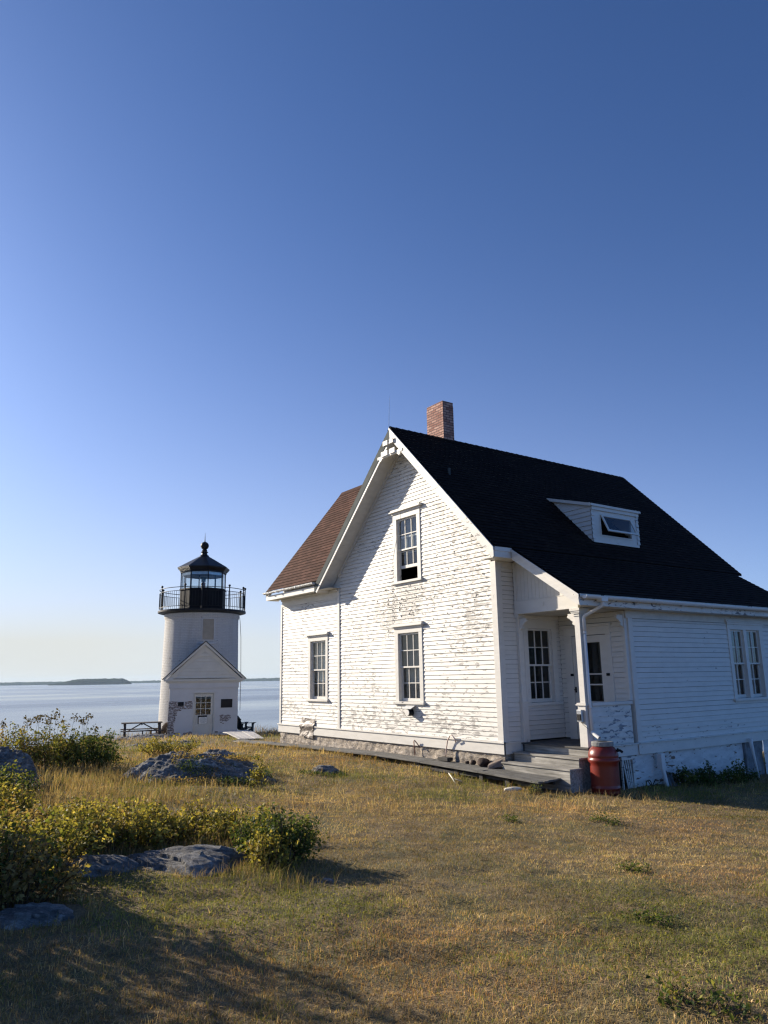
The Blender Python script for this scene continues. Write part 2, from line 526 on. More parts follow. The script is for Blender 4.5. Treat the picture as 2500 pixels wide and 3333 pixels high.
M['ramp'] = mat_weathered('bleached_planks', (.30, .285, .27), (.58, .56, .53), 'x', .85)
M['greenwood'] = mat_simple('dark_green_chair_paint', (.014, .022, .024), .55, .3, 6)
M['table'] = mat_weathered('dark_picnic_table_wood', (.035, .028, .024), (.09, .075, .065), 'x')
M['oldwood'] = mat_weathered('old_chair_wood', (.11, .08, .06), (.24, .19, .16), 'x')
M['red'] = mat_simple('red_barrel_plastic', (.17, .018, .010), .36, .12, 4)
M['lid'] = mat_simple('grey_barrel_lid', (.22, .22, .21), .45, .2, 9)
M['found'] = mat_rock('foundation_stone', (.50, .43, .35), (.76, .67, .56), (.74, .68, .6), (.30, .2, .14), .05, 1.1)
M['wfound'] = mat_paint('whitewashed_foundation', base=(.66, .66, .65), peel=.52, wood=(.16, .09, .06), along='x', big=.8, stain=.2)
M['tarp'] = mat_simple('grey_tarp', (.14, .16, .18), .5, .4, 5, 0, .02)
M['tin'] = mat_simple('crumpled_tin_patch', (.24, .21, .185), .5, .35, 7, .2, .02)
M['tower'] = mat_brick('whitewashed_tower_brick', (.60, .585, .555), (.56, .545, .52), (.50, .49, .465), .22, .075, 'UV', 0, .035, True)
M['render'] = mat_simple('white_shed_render', (.56, .555, .545), .8, .05, 2, 0, .002)
M['shedtrim'] = mat_simple('cream_shed_trim', (.57, .55, .49), .6, .06, 3)
M['oldbrick'] = mat_brick('bared_shed_brick', (.11, .075, .062), (.22, .17, .155), (.42, .40, .38), .22, .07, 'UV', 1)
M['frost'] = mat_simple('clouded_window', (.15, .15, .145), .3, .2, 4)
M['cream'] = mat_simple('cream_notice', (.72, .70, .64), .6, .03, 3)
M['ink'] = mat_simple('faded_ink', (.16, .16, .16), .8, .1, 9)
M['lens'] = mat_simple('green_glass_lens', (.10, .16, .16), .12, .2, 5)
M['copper'] = mat_simple('rusty_pipe', (.30, .16, .11), .6, .3, 12)
M['pinkpipe'] = mat_simple('pale_pink_hose', (.62, .47, .40), .5, .1, 9)
M['rustrock'] = mat_simple('rust_brown_rock', (.05, .03, .022), .9, .5, 9, 0, .02)
M['whiterock'] = mat_simple('pale_stone', (.62, .58, .48), .85, .15, 14, 0, .01)
M['slate'] = mat_simple('slate_slab', (.12, .14, .155), .6, .2, 6)
M['rock'] = mat_rock('grey_ledge', (.21, .205, .195), (.43, .42, .395), (.55, .55, .51), mossy=.2)
M['leaf'] = mat_leaf('bush_leaf', .46, .6)
M['grassm'] = mat_leaf('grass_blade', .35, .8)
M['stem'] = mat_simple('brown_stem', (.09, .06, .035), .9, .3, 20)

# ------------------------------------------------------------------ the keeper's house
HL = (-6, 4, -.4)
house = thing('keepers_house', 'white clapboard house with peeling paint, steep dark gable roof and brick chimney', 'house', HL)
XR, ZR = -3.198, 7.708          # ridge
XE, ZE = .435, 4.04             # right main eave
XL, ZL = -7.03, 4.03            # left main eave
YF, YB = -.426, 9.12            # front and back roof edges
XP, ZP = 2.20, 2.87             # porch / kitchen eave
YP, YPB = .06, 8.68
XC = 1.80                       # kitchen wall plane
mA = lambda s, o, z: (s, -o, z)
mB = lambda s, o, z: (o, s, z)
mC = lambda s, o, z: (XC + o, s, z)
mD = lambda s, o, z: (s, 1.88 - o, z)
sR = (ZR - ZE) / (XE - XR)
sL = (ZR - ZL) / (XR - XL)
sP = (ZE - ZP) / (XP - XE)
rng = random.Random(5)

def siding(mb, mp, z0, z1, e, ivf, holes=(), seg=(2.2, 4.2), o1=.018, o0=.002, gap=.005):
    """courses of clapboards, each butt standing off the board below over a dark gap"""
    z = z0
    while z < z1 - .004:
        zt = min(z + e, z1)
        for a0, b0, a1, b1 in ivf(z, zt):
            cuts = [(a0, b0)]
            for ha, hb, hz0, hz1 in holes:
                if z < hz1 - .001 and zt > hz0 + .001:
                    nc = []
                    for p, q in cuts:
                        if hb <= p or ha >= q: nc.append((p, q)); continue
                        if ha > p: nc.append((p, ha))
                        if hb < q: nc.append((hb, q))
                        oz = lambda w: o1 + (o0 - o1) * (w - z) / (zt - z)
                        for w0, w1 in ((z, hz0), (hz1, zt)):      # what is left of a board above or below an opening
                            if w1 - w0 > .004 and w0 >= z - 1e-6 and w1 <= zt + 1e-6:
                                mb.quad(mp(ha, oz(w0), w0), mp(hb, oz(w0), w0), mp(hb, oz(w1), w1 - (gap if w1 == zt else 0)), mp(ha, oz(w1), w1 - (gap if w1 == zt else 0)))
                                mb.quad(mp(ha, -.02, w0), mp(hb, -.02, w0), mp(hb, oz(w0), w0), mp(ha, oz(w0), w0))
                    cuts = nc
            for p, q in cuts:
                s = p
                while s < q - .01:
                    en = s + rng.uniform(*seg)
                    if en > q - .5: en = q
                    j = rng.uniform(-.0015, .0025); dz = rng.uniform(-.0025, .0025)
                    g = .002 if en < q else 0
                    ta = s + (a1 - a0 if abs(s - a0) < 1e-6 else 0)
                    tb = en + (b1 - b0 if abs(en - b0) < 1e-6 else 0)
                    if tb - ta < .01: tb = ta + .01
                    A = mp(s, o1 + j, z + dz); B = mp(en - g, o1 + j, z + dz)
                    mb.quad(A, B, mp(tb - g, o0 + j * .3, zt - gap), mp(ta, o0 + j * .3, zt - gap))
                    mb.quad(mp(s, -.02, z + dz), mp(en - g, -.02, z + dz), B, A)
                    mb.quad(mp(ta, o0, zt - gap), mp(tb - g, o0, zt - gap), mp(tb - g, -.02, zt - gap), mp(ta, -.02, zt - gap))
                    if en < q: mb.quad(B, mp(en - g, -.02, z + dz), mp(en - g, -.02, zt - gap), mp(tb - g, o0, zt - gap))
                    s = en
        z = zt

def window(mp, s0, s1, z0, z1, cl, cr, ct, cols=3, lift=0, hood=(.10, .05), sill=.06, deep=.11, label=None, trim='trimz', cover=None, sillmat='trim', units=None):
    """opening s0..s1 x z0..z1; casing widths cl, cr, ct"""
    b = MB()
    b.box(s0 - cl, s0, -.02, .030, z0, z1, mp)
    b.box(s1, s1 + cr, -.02, .030, z0, z1, mp)
    b.box(s0 - cl - .006, s1 + cr + .006, -.02, .033, z1, z1 + ct, mp)
    b.box(s0 - .02, s0 - .001, -deep, -.02, z0, z1, mp)
    b.box(s1 + .001, s1 + .02, -deep, -.02, z0, z1, mp)
    b.box(s0 - .02, s1 + .02, -deep, -.02, z1 + .001, z1 + .02, mp)
    units = units or [(s0, s1)]
    for i in range(len(units) - 1):
        b.box(units[i][1], units[i + 1][0], -deep, .026, z0, z1, mp)
    w = b.build('window', M[trim], house, bevel=.003, label=label)
    h = MB()
    h.box(s0 - cl - .03, s1 + cr + .03, .0, .055, z1 + ct + .001, z1 + ct + .05, mp)
    h.box(s0 - cl - .08, s1 + cr + .08, .0, hood[0], z1 + ct + .05, z1 + ct + .05 + hood[1] * .55, mp)
    h.box(s0 - cl - .065, s1 + cr + .065, .0, hood[0] - .025, z1 + ct + .05 + hood[1] * .55, z1 + ct + .05 + hood[1] + .02, mp)
    so = h.build('hood', M['trim'], w, bevel=.003)
    k = MB()
    k.box(s0 - cl - .05, s1 + cr + .05, -.012, .075, z0 - sill, z0, mp)
    k.box(s0 - .01, s1 + .01, -deep, -.012, z0 - sill, z0 - .008, mp)
    k.box(s0 - cl, s1 + cr, .0, .024, z0 - sill - .05, z0 - sill, mp)
    k.build('sill', M[sillmat], w, bevel=.004)
    zm = z0 + (z1 - z0) * .50
    for (a, c) in units:
        for which in (0, 1):
            f = MB()
            if which == 0: za, zb, oa, ob = zm - .02, z1 - .002, -.060, -.028
            else: za, zb, oa, ob = z0 + lift + .002, zm + .02 + lift, -.105, -.070
            r = .042; br = .075 if which else .038
            f.box(a + .002, a + r, oa, ob, za, zb, mp); f.box(c - r, c - .002, oa, ob, za, zb, mp)
            f.box(a + r, c - r, oa, ob, za, za + br, mp); f.box(a + r, c - r, oa, ob, zb - r, zb, mp)
            om = (oa + ob) / 2
            for i in range(1, cols):
                x = a + r + (c - a - 2 * r) * i / cols
                f.box(x - .010, x + .010, om - .010, ob - .003, za + br, zb - r, mp)
            zz = (za + br + zb - r) / 2
            f.box(a + r, c - r, om - .009, ob - .004, zz - .010, zz + .010, mp)
            sh = f.build('sash', M['clean'], w)
            g = MB()
            g.quad(mp(a + r, om - .004, za + br), mp(c - r, om - .004, za + br), mp(c - r, om - .004, zb - r), mp(a + r, om - .004, zb - r))
            g.build('pane', M['glass'], w)
        if cover and a == units[0][0]:
            mat, top, bot, fold = cover
            cb = MB(); n = 60; a, c = s0 - .12, s1 + .12
            zt = z0 + (z1 - z0) * top; zb_ = z0 + (z1 - z0) * bot
            for i in range(n):
                x0 = a + (c - a) * i / n; x1 = a + (c - a) * (i + 1) / n
                f0 = fold * math.sin(i * 1.1); f1 = fold * math.sin((i + 1) * 1.1)
                cb.quad(mp(x0, -.20 + f0, zb_), mp(x1, -.20 + f1, zb_), mp(x1, -.20 + f1, zt), mp(x0, -.20 + f0, zt))
            cb.build('curtain', M[mat], w, fix=False)
    return w

W1 = (-3.555, -2.705, 3.74, 5.355)
W2 = (-3.578, -2.735, .79, 2.44)
W3 = (-7.985, -7.110, .79, 2.45)
holes = [(w[0] - .04, w[1] + .04, w[2] - .03, w[3] + .05) for w in (W1, W2, W3)]

# ---- front wall: gable and the flush wing to its left
def ivA(z, zt):
    def lim(zz, side):
        if side > 0: return min(-.13, XR + (ZR - .30 - zz) / sR)
        return max(-6.36, XR - (ZR - .30 - zz) / sL)
    r = [(lim(z, -1), lim(z, 1), lim(zt, -1), lim(zt, 1))]
    if r[0][1] - r[0][0] < .05: r = []
    if z < 3.70: r.append((-9.80, -6.44, -9.80, -6.44))
    return r
b = MB()
siding(b, mA, .03, 7.42, .0985, ivA, holes)
front = b.build('front_wall', M['front'], house, fix=False, label='front gable wall of flaking white clapboards')
# peeled paint curls standing off the boards
b = MB()
rf = random.Random(3)
def curl(x, z, s):
    zz = .03 + .0985 * math.floor((z - .03) / .0985) + rf.uniform(.015, .07)
    a = rf.uniform(0, 6.28)
    w = s * rf.uniform(.6, 1.6); h = s * rf.uniform(.3, .8); o = rf.uniform(.012, .030)
    p0 = (x, -.0165, zz); p1 = (x + w, -.015, zz + rf.uniform(-.01, .02)); p2 = (x + w * rf.uniform(.2, .8), -.017 - o, zz + (h if rf.random() < .5 else -h))
    b.quad(p0, p1, p2)
def inside_front(x, z):
    for w in (W1, W2, W3):
        if w[0] - .2 < x < w[1] + .2 and w[2] - .12 < z < w[3] + .3: return False
    if -6.5 < x < -6.3: return False
    if x < -6.4: return z < 3.6 and x > -9.75
    return x < -.2 and z < ZR - .5 - (x - XR) * (sR if x > XR else -sL)
for i in range(650):
    u = rf.random()
    if u < .36: x, z = rf.gauss(-3.05, .55), rf.gauss(3.25, .42)
    elif u < .62: x, z = rf.uniform(-2.3, -.3), rf.uniform(1.8, 4.6)
    elif u < .8: x, z = rf.uniform(-6.2, -3.8), rf.uniform(.8, 3.4)
    elif u < .9: x, z = rf.uniform(-9.7, -6.6), rf.uniform(.4, 3.2)
    else: x, z = rf.uniform(-6, -.3), rf.uniform(.05, 5.5)
    if inside_front(x, z): curl(x, z, rf.choice((.02, .03, .03, .045, .07)))
o = b.build('paint_curls', M['soffit'], house, fix=False)
o['kind'] = 'stuff'

# ---- side wall of the main block, back wall of the porch, kitchen wing wall
b = MB()
siding(b, mB, .03, 3.78, .0985, lambda z, zt: [(.13, .50, .13, .50)] if z > 2.64 else [(.13, 1.88, .13, 1.88)], [(.74, 1.72, .72, 2.50)], (9, 10))
b.build('side_wall', M['clean'], house, fix=False)
b = MB()
siding(b, mD, .03, 2.66, .105, lambda z, zt: [(.02, 1.72, .02, 1.72)], [(.20, 1.40, 0, 2.32)], (9, 10))
b.build('porch_back_wall', M['clean'], house, fix=False)
b = MB()
WC = (5.80, 7.07, .765, 2.355)
siding(b, mC, .0, 2.50, .1065, lambda z, zt: [(2.09, 8.5, 2.09, 8.5)], [(WC[0] - .06, WC[1] + .06, WC[2] - .05, WC[3] + .03)], (5, 6))
b.build('kitchen_wall', M['side'], house, fix=False)
b = MB()
siding(b, mC, .03, .76, .105, lambda z, zt: [(.63, 1.84, .63, 1.84)], (), (9, 10))
hw = b.build('porch_half_wall', M['half'], house, fix=False, label='porch half wall with large bare grey patches')
b = MB(); b.box(.62, 1.86, -.09, .05, .765, .825, mC); b.box(.62, 1.86, -.10, -.0, .0, .764, mC)
b.build('rail_cap', M['trim'], hw, bevel=.006)

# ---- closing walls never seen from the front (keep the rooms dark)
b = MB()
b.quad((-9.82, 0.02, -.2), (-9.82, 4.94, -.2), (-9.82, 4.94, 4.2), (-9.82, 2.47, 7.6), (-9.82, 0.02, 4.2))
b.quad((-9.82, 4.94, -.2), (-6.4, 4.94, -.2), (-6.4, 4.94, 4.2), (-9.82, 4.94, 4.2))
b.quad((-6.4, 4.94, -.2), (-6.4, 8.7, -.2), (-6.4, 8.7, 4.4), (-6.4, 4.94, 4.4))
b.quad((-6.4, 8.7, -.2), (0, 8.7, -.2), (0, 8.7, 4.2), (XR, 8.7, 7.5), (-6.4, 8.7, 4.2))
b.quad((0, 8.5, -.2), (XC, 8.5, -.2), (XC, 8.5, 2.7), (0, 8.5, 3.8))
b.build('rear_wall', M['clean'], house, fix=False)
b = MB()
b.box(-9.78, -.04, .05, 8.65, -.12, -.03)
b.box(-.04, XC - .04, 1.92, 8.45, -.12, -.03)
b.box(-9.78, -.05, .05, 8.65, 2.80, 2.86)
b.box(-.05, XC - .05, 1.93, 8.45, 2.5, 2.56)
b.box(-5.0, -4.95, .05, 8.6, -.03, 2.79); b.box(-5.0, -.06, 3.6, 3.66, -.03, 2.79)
b.box(-6.3, -.30, 3.4, 3.46, 2.87, 4.2); b.box(-1.25, -1.2, .05, 3.39, 2.87, 4.9); b.box(-1.05, -1.0, .06, 3.58, -.029, 2.795); b.box(.7, .75, 4.6, 8.4, -.029, 2.495)  # partitions added so brightness from other windows does not show through
b.build('room_darkening_partition', M['inside'], house)

# ---- corner boards, frieze boards, skirt
b = MB()
b.box(-.14, .032, .0, .032, .02, 3.80, mA); b.box(-.0, .13, .0, .030, .02, 3.80, mB)
b.build('corner_board', M['trimz'], house, bevel=.004)
b = MB(); b.box(-9.90, -9.79, -.02, .030, .02, 3.70, mA); b.box(-9.90, -9.868, -.14, -.021, .02, 3.7, mA)
b.build('corner_board', M['trimz'], house, bevel=.004, label='grey weathered corner board at the far end')
b = MB(); b.box(-6.455, -6.335, -.02, .034, .03, 3.92, mA)
b.build('corner_board', M['trimz'], house, bevel=.004)
b = MB()
b.box(1.985, 2.10, .0, .030, .0, 2.50, mC); b.box(XC - .10, XC - .0, -.105, -.075, .0, 2.5, mD); b.box(XC - .0, XC + .029, -.105, -.08, 0, 2.5, mD)
b.build('corner_board', M['clean'], house, bevel=.004)
b = MB()       # sloping frieze boards under the front rakes
for sg, sl in ((1, sR), (-1, sL)):
    cs = 1 / math.sqrt(1 + sl * sl); sn = sl * cs
    z_at = lambda x, off: ZR - off - abs(x - XR) * sl
    xe = (-.0 if sg > 0 else -6.40)
    lo, hi = .47, .17
    pts = [(XR, ZR - lo), (xe, z_at(xe, lo)), (xe, z_at(xe, hi)), (XR, ZR - hi)]
    b.prism([(x, z) for x, z in pts], .0, .030, lambda u, d, v: (u, -d - .005, v))
    pts = [(XR, ZR - .27), (xe, z_at(xe, .27)), (xe, z_at(xe, hi)), (XR, ZR - hi)]
    b.prism([(x, z) for x, z in pts], .031, .075, lambda u, d, v: (u, -d - .005, v))
b.build('frieze_board', M['soffit'], house)
b = MB()
b.box(-9.82, -6.46, .0, .028, 3.62, 3.86, mA)
b.box(-9.82, -6.40, .028, .07, 3.80, 3.86, mA)
b.build('frieze_board', M['soffit'], house)
b = MB(); b.box(.03, .56, .0, .028, 3.66, 3.80, mB); b.build('frieze_board', M['soffit'], house)
b = MB()
b.box(1.90, 8.5, .0, .028, 2.502, 2.67, mC)
b.build('frieze_board', M['soffit'], house)
b = MB()
b.box(-9.93, .045, .0, .045, -.215, -.001, mA); b.box(-9.95, .075, .0, .075, .0, .028, mA)
b.box(-.044, .50, .0, .045, -.215, -.001, mB); b.box(-.074, .50, .0, .075, .0, .028, mB)
b.build('skirt_board', M['trim'], house, bevel=.004)
b = MB()
b.box(1.98, 8.5, .0, .045, -.225, -.021, mC); b.box(.64, 1.979, .0, .035, -.225, -.021, mC); b.box(.64, 8.5, .0, .075, -.02, .004, mC)
b.box(1.93, 2.03, .045, .06, -.215, -.03, mC)
b.build('skirt_board', M['side'], house, bevel=.004)

# ---- foundation
def roughwall(mb, mp, s0, s1, z0, z1, amp, off, step=.06, seed=1):
    ns = int((s1 - s0) / step); nz = max(3, int((z1 - z0) / step))
    base = len(mb.v)
    for i in range(ns + 1):
        for j in range(nz + 1):
            s = s0 + (s1 - s0) * i / ns; z = z0 + (z1 - z0) * j / nz
            p = Vector((s * 2.2 + seed, seed * 3.1, z * 2.6))
            d = amp * (mnoise.noise(p) + .6 * mnoise.noise(p * 2.7) + .35 * mnoise.noise(p * 6))
            mb.v.append(mp(s, off + d, z))
    for i in range(ns):
        for j in range(nz):
            a = base + i * (nz + 1) + j
            mb.f.append((a, a + nz + 1, a + nz + 2, a + 1))
b = MB(); roughwall(b, mA, -9.86, .0, -1.0, -.20, .035, -.005, .035); b.quad((0, 0.01, -1.0), (0, .5, -1), (0, .5, -.2), (0, .01, -.2))
b.build('foundation', M['found'], house, smooth=True, fix=False, label='low rough stone foundation')
b = MB(); roughwall(b, mC, 1.80, 5.86, -1.4, -.215, .018, -.03, .06, 4); roughwall(b, mC, 6.74, 8.5, -1.4, -.215, .018, -.03, .06, 7)
b.build('foundation', M['wfound'], house, smooth=True, fix=False, label='whitewashed foundation under the kitchen wing')
b = MB(); roughwall(b, mC, 5.86, 6.74, -1.4, -.215, .03, -.06, .05, 9); b.box(5.87, 5.93, -.06, .02, -1.3, -.23, mC)
b.build('tarp_panel', M['tarp'], house, smooth=False, fix=False)

# ---- roofs: courses of shingles with real butts
def roof_face(mb, P, Ux, Vs, wid, length, e=.13, thick=.012, clip=None):
    """P bottom corner; Ux unit along the eave; Vs unit up the slope; nrm"""
    P = Vector(P); Ux = Vector(Ux); Vs = Vector(Vs)
    nrm = Ux.cross(Vs).normalized()
    if nrm.z < 0: nrm = -nrm
    n = int(math.ceil(length / e)); last = None
    for i in range(n):
        v0 = i * e; v1 = min(length, v0 + e)
        a0, a1 = (0, wid) if clip is None else clip(v0)
        c0, c1 = (0, wid) if clip is None else clip(v1)
        B0 = P + Ux * a0 + Vs * v0 + nrm * thick; B1 = P + Ux * a1 + Vs * v0 + nrm * thick
        T1 = P + Ux * c1 + Vs * (v1 + .004); T0 = P + Ux * c0 + Vs * (v1 + .004)
        uo = 0
        mb.quad(B0, B1, T1, T0, uv=((a0, v0 + .001), (a1, v0 + .001), (c1, v1 - .001), (c0, v1 - .001)))
        mb.quad(B0 - nrm * thick, B1 - nrm * thick, B1, B0, uv=((a0, v0), (a1, v0), (a1, v0 + .002), (a0, v0 + .002)))

def slab(mb, pts, t):
    """deck under the shingles: polygon pushed down by t"""
    n = len(pts)
    mb.prism([(0, 0)] * 0, 0, 0, None) if False else None
    k = len(mb.v)
    mb.v += [tuple(p) for p in pts] + [(p[0], p[1], p[2] - t) for p in pts]
    mb.f.append(tuple(k + i for i in range(n))); mb.f.append(tuple(k + n + i for i in reversed(range(n))))
    for i in range(n):
        j = (i + 1) % n
        mb.f.append((k + i, k + j, k + n + j, k + n + i))

def add_uv(mb, sc=1):
    for i, f in enumerate(mb.f):
        if i not in mb.uv:
            mb.uv[i] = tuple((mb.v[j][1] * sc, mb.v[j][2] * sc) for j in f)

def sag(y): return 0
b = MB()
Lr = math.hypot(XE - XR, ZR - ZE); ur = Vector((XR - XE, 0, ZR - ZE)).normalized()
roof_face(b, (XE, YF, ZE + .012), (0, 1, 0), ur, YB - YF, Lr)
Ll = math.hypot(XR - XL, ZR - ZL); ul = Vector((XR - XL, 0, ZR - ZL)).normalized()
roof_face(b, (XL, YF, ZL + .012), (0, 1, 0), ul, YB - YF, Ll)
slab(b, [(XE, YF, ZE + .008), (XE, YB, ZE + .008), (XR, YB, ZR + .008), (XR, YF, ZR + .008)], .05)
slab(b, [(XL, YF, ZL + .008), (XL, YB, ZL + .008), (XR, YB, ZR + .008), (XR, YF, ZR + .008)], .05)
# ridge cap
for i in range(48):
    y0 = YF - .01 + i * (YB - YF) / 48; y1 = y0 + .21
    k = .012 + .004 * (i % 2)
    b.quad((XR - .11, y0, ZR - .085 + k), (XR, y0, ZR + .02 + k), (XR, y1, ZR + .02), (XR - .11, y1, ZR - .085))
    b.quad((XR + .11, y0, ZR - .085 + k), (XR, y0, ZR + .02 + k), (XR, y1, ZR + .02), (XR + .11, y1, ZR - .085))
add_uv(b)
roof = b.build('main_roof', M['roof_dark'], house, fix=False)
b = MB()
up = Vector((XE - XP - .02, 0, ZE - ZP)).normalized()
roof_face(b, (XP + .02, YP, ZP + .012), (0, 1, 0), up, YPB - YP, math.hypot(XP + .02 - XE, ZE - ZP) - .03)
slab(b, [(XP, YP, ZP + .008), (XP, YPB, ZP + .008), (XE + .01, YPB, ZE - .01), (XE + .01, YP, ZE - .01)], .05)
add_uv(b)
b.build('porch_roof', M['roof_dark'], house, fix=False, label='lower dark roof over porch and kitchen wing')
b = MB()     # wing roof, ridge along x
WX0, WX1, WYE, WZE, WYR, WZR = -10.17, -3.4, -.426, 4.125, 2.47, 7.79
uw = Vector((0, WYR - WYE, WZR - WZE)).normalized(); Lw = math.hypot(WYR - WYE, WZR - WZE)
def wclip(v):
    z = WZE + v * uw.z
    return (0, (XR - (ZR - z) / sL) - WX0 + .15 if z < ZR else WX1 - WX0)
roof_face(b, (WX0, WYE, WZE + .005), (1, 0, 0), uw, WX1 - WX0, Lw, .14, .013, wclip)
uw2 = Vector((0, -(WYR - WYE), WZR - WZE)).normalized()
roof_face(b, (WX0, 2 * WYR - WYE, WZE + .005), (1, 0, 0), uw2, WX1 - WX0, Lw, .14, .013)
b.quad((WX0, WYR - .1, WZR - .10), (-4.2, WYR - .1, WZR - .10), (-4.2, WYR, WZR + .035), (WX0, WYR, WZR + .035), uv=((0, 0), (3, 0), (3, .1), (0, .1)))
b.quad((WX0, WYR + .1, WZR - .10), (-4.2, WYR + .1, WZR - .10), (-4.2, WYR, WZR + .035), (WX0, WYR, WZR + .035), uv=((0, 0), (3, 0), (3, .1), (0, .1)))
b.build('wing_roof', M['roof_brown'], house, fix=False, label='sunlit brown shingle roof of the left wing')
b = MB()     # barge edge at the wing's far rake
for sg in (1, -1):
    y0 = WYR - sg * (WYR - WYE)
    b.hexa([(WX0 - .015, y0, WZE - .17), (WX0 + .05, y0, WZE - .17), (WX0 + .05, WYR, WZR - .17), (WX0 - .015, WYR, WZR - .17),
            (WX0 - .015, y0, WZE + .012), (WX0 + .05, y0, WZE + .012), (WX0 + .05, WYR, WZR + .012), (WX0 - .015, WYR, WZR + .012)])
b.build('wing_bargeboard', M['blackp'], house)

# ---- front rake boards, soffits
def zr_(x, off): return ZR - off - (abs(x - XR) * (sR if x > XR else sL))
b = MB()
b.prism([(XR, ZR - .035), (XE, zr_(XE, .035)), (XE, zr_(XE, .225)), (XE - .04, zr_(XE - .04, .30)), (XR, ZR - .30)], -.012, .03, lambda u, d, v: (u, YF - d, v))
b.prism([(XR, ZR - .02), (XE + .01, zr_(XE + .01, .02)), (XE + .01, zr_(XE + .01, .085)), (XR, ZR - .085)], .031, .05, lambda u, d, v: (u, YF - d, v))
b.build('rake_board', M['rake'], house, label='sunlit rake board on the right slope of the gable')
b = MB()
b.prism([(XR, ZR - .035), (XL, zr_(XL, .035)), (XL, zr_(XL, .25)), (XR, ZR - .31)], -.012, .03, lambda u, d, v: (u, YF - d, v))
lr = b.build('rake_board', M['grey_trim'], house, label='dark grey rake board on the left slope of the gable')
b = MB()
b.prism([(XR, ZR - .30), (XL + .05, zr_(XL + .05, .255)), (XL + .12, zr_(XL + .12, .37)), (XR, ZR - .41)], -.012, .02, lambda u, d, v: (u, YF - d, v))
b.build('rake_moulding', M['trim'], lr)
b = MB()
for sg, sl, xe in ((1, sR, XE - .05), (-1, sL, XL + .12)):
    o0 = .26 if sg > 0 else .36
    b.quad((XR, YF + .01, ZR - o0), (xe, YF + .01, zr_(xe, o0)), (xe, -.002, zr_(xe, o0)), (XR, -.002, ZR - o0))
# wing eave soffit and the boxed return at the gable foot
b.quad((-10.12, WYE + .01, 3.865), (-6.45, WYE + .01, 3.865), (-6.45, -.002, 3.865), (-10.12, -.002, 3.865))
b.quad((-9.82, .012, 3.55), (-6.30, .012, 3.55), (-6.30, .012, 4.6), (-9.82, .012, 4.6))
b.quad((-7.0, YF + .02, 3.868), (-6.30, YF + .02, 3.868), (-6.30, .011, 3.868), (-7.0, .011, 3.868))
b.build('eave_soffit', M['soffit'], house, fix=False)
b = MB()
b.box(-10.12, -6.84, WYE - .012, WYE + .012, 3.84, 3.985)
b.box(-10.14, -10.10, WYE + .013, .0, 3.84, 3.985)
b.hexa([(-10.13, WYE + .02, 3.86), (-10.13, WYE + .10, 3.86), (-10.0, WYE + .10, 3.86), (-10.0, WYE + .02, 3.86), (-10.13, WYE + .02, 4.08), (-10.13, WYE + .10, 4.10), (-10.0, WYE + .10, 4.10), (-10.0, WYE + .02, 4.08)])
b.build('wing_fascia', M['rake'], house)
# right main eave: fascia box end seen above the porch
b = MB()
b.box(XE - .02, XE + .012, YF + .0, .055, 3.80, 4.005)
b.box(XE + .012, XE + .030, YF + .0, .055, 3.93, 4.02)
b.box(.03, XE - .02, YF + .02, .40, 3.80, 3.825)
b.build('eave_box', M['trim'], house, bevel=.003)

def halfround(mb, p, q, r, seg=10, drop=0):
    p, q = Vector(p), Vector(q); d = (q - p).normalized()
    side = d.cross(Vector((0, 0, 1))).normalized()
    base = len(mb.v)
    prof = []
    for k in range(seg + 1):
        t = math.pi * k / seg
        prof.append((math.cos(t) * r, -math.sin(t) * r))
    for k in range(seg + 1):
        t = math.pi * (seg - k) / seg
        prof.append((math.cos(t) * (r - .006), -math.sin(t) * (r - .006)))
    n = len(prof)
    for e, dr in ((p, 0), (q, drop)):
        for a, z in prof: mb.v.append(tuple(e + side * a + Vector((0, 0, z - dr))))
    for k in range(n):
        k2 = (k + 1) % n
        mb.f.append((base + k, base + k2, base + n + k2, base + n + k))
    mb.f.append(tuple(base + k for k in reversed(range(seg + 1)))); mb.f.append(tuple(base + n + k for k in range(seg + 1)))
b = MB(); halfround(b, (-10.16, WYE - .075, 4.085), (-6.99, WYE - .075, 4.085), .06)
g = b.build('gutter', M['gutter'], house, smooth=False)
for x in (-9.75, -9.25, -8.0):
    b = MB(); b.box(x - .02, x + .02, WYE - .14, WYE - .01, 4.02, 4.09); b.build('gutter_bracket', M['gutter'], g)
b = MB()
b.box(XP - .005, XP + .012, YP, YPB, 2.81, 2.885)
b.box(XP - .035, XP - .006, YP + .0, YPB, 2.665, 2.81)
b.build('kitchen_fascia', M['fascia'], house)
b = MB(); halfround(b, (XP + .075, YP + .04, 2.845), (XP + .075, YPB, 2.835), .065)
g = b.build('gutter', M['gutter'], house)
for i in range(10):
    y = .95 + i * .78
    b = MB(); b.beam((XP + .135, y, 2.80), (XP + .0, y + .03, 2.735), .02, .012); b.build('gutter_bracket', M['gutter'], g)
b = MB()
b.quad((XC, .50, 2.668), (XP - .02, .08, 2.668), (XP - .02, YPB, 2.668), (XC, YPB, 2.668))
b.quad((0.03, .50, 2.66), (XC, .50, 2.66), (XC, 1.9, 2.66), (0.03, 1.9, 2.66))
b.build('porch_ceiling', M['soffit'], house, fix=False)

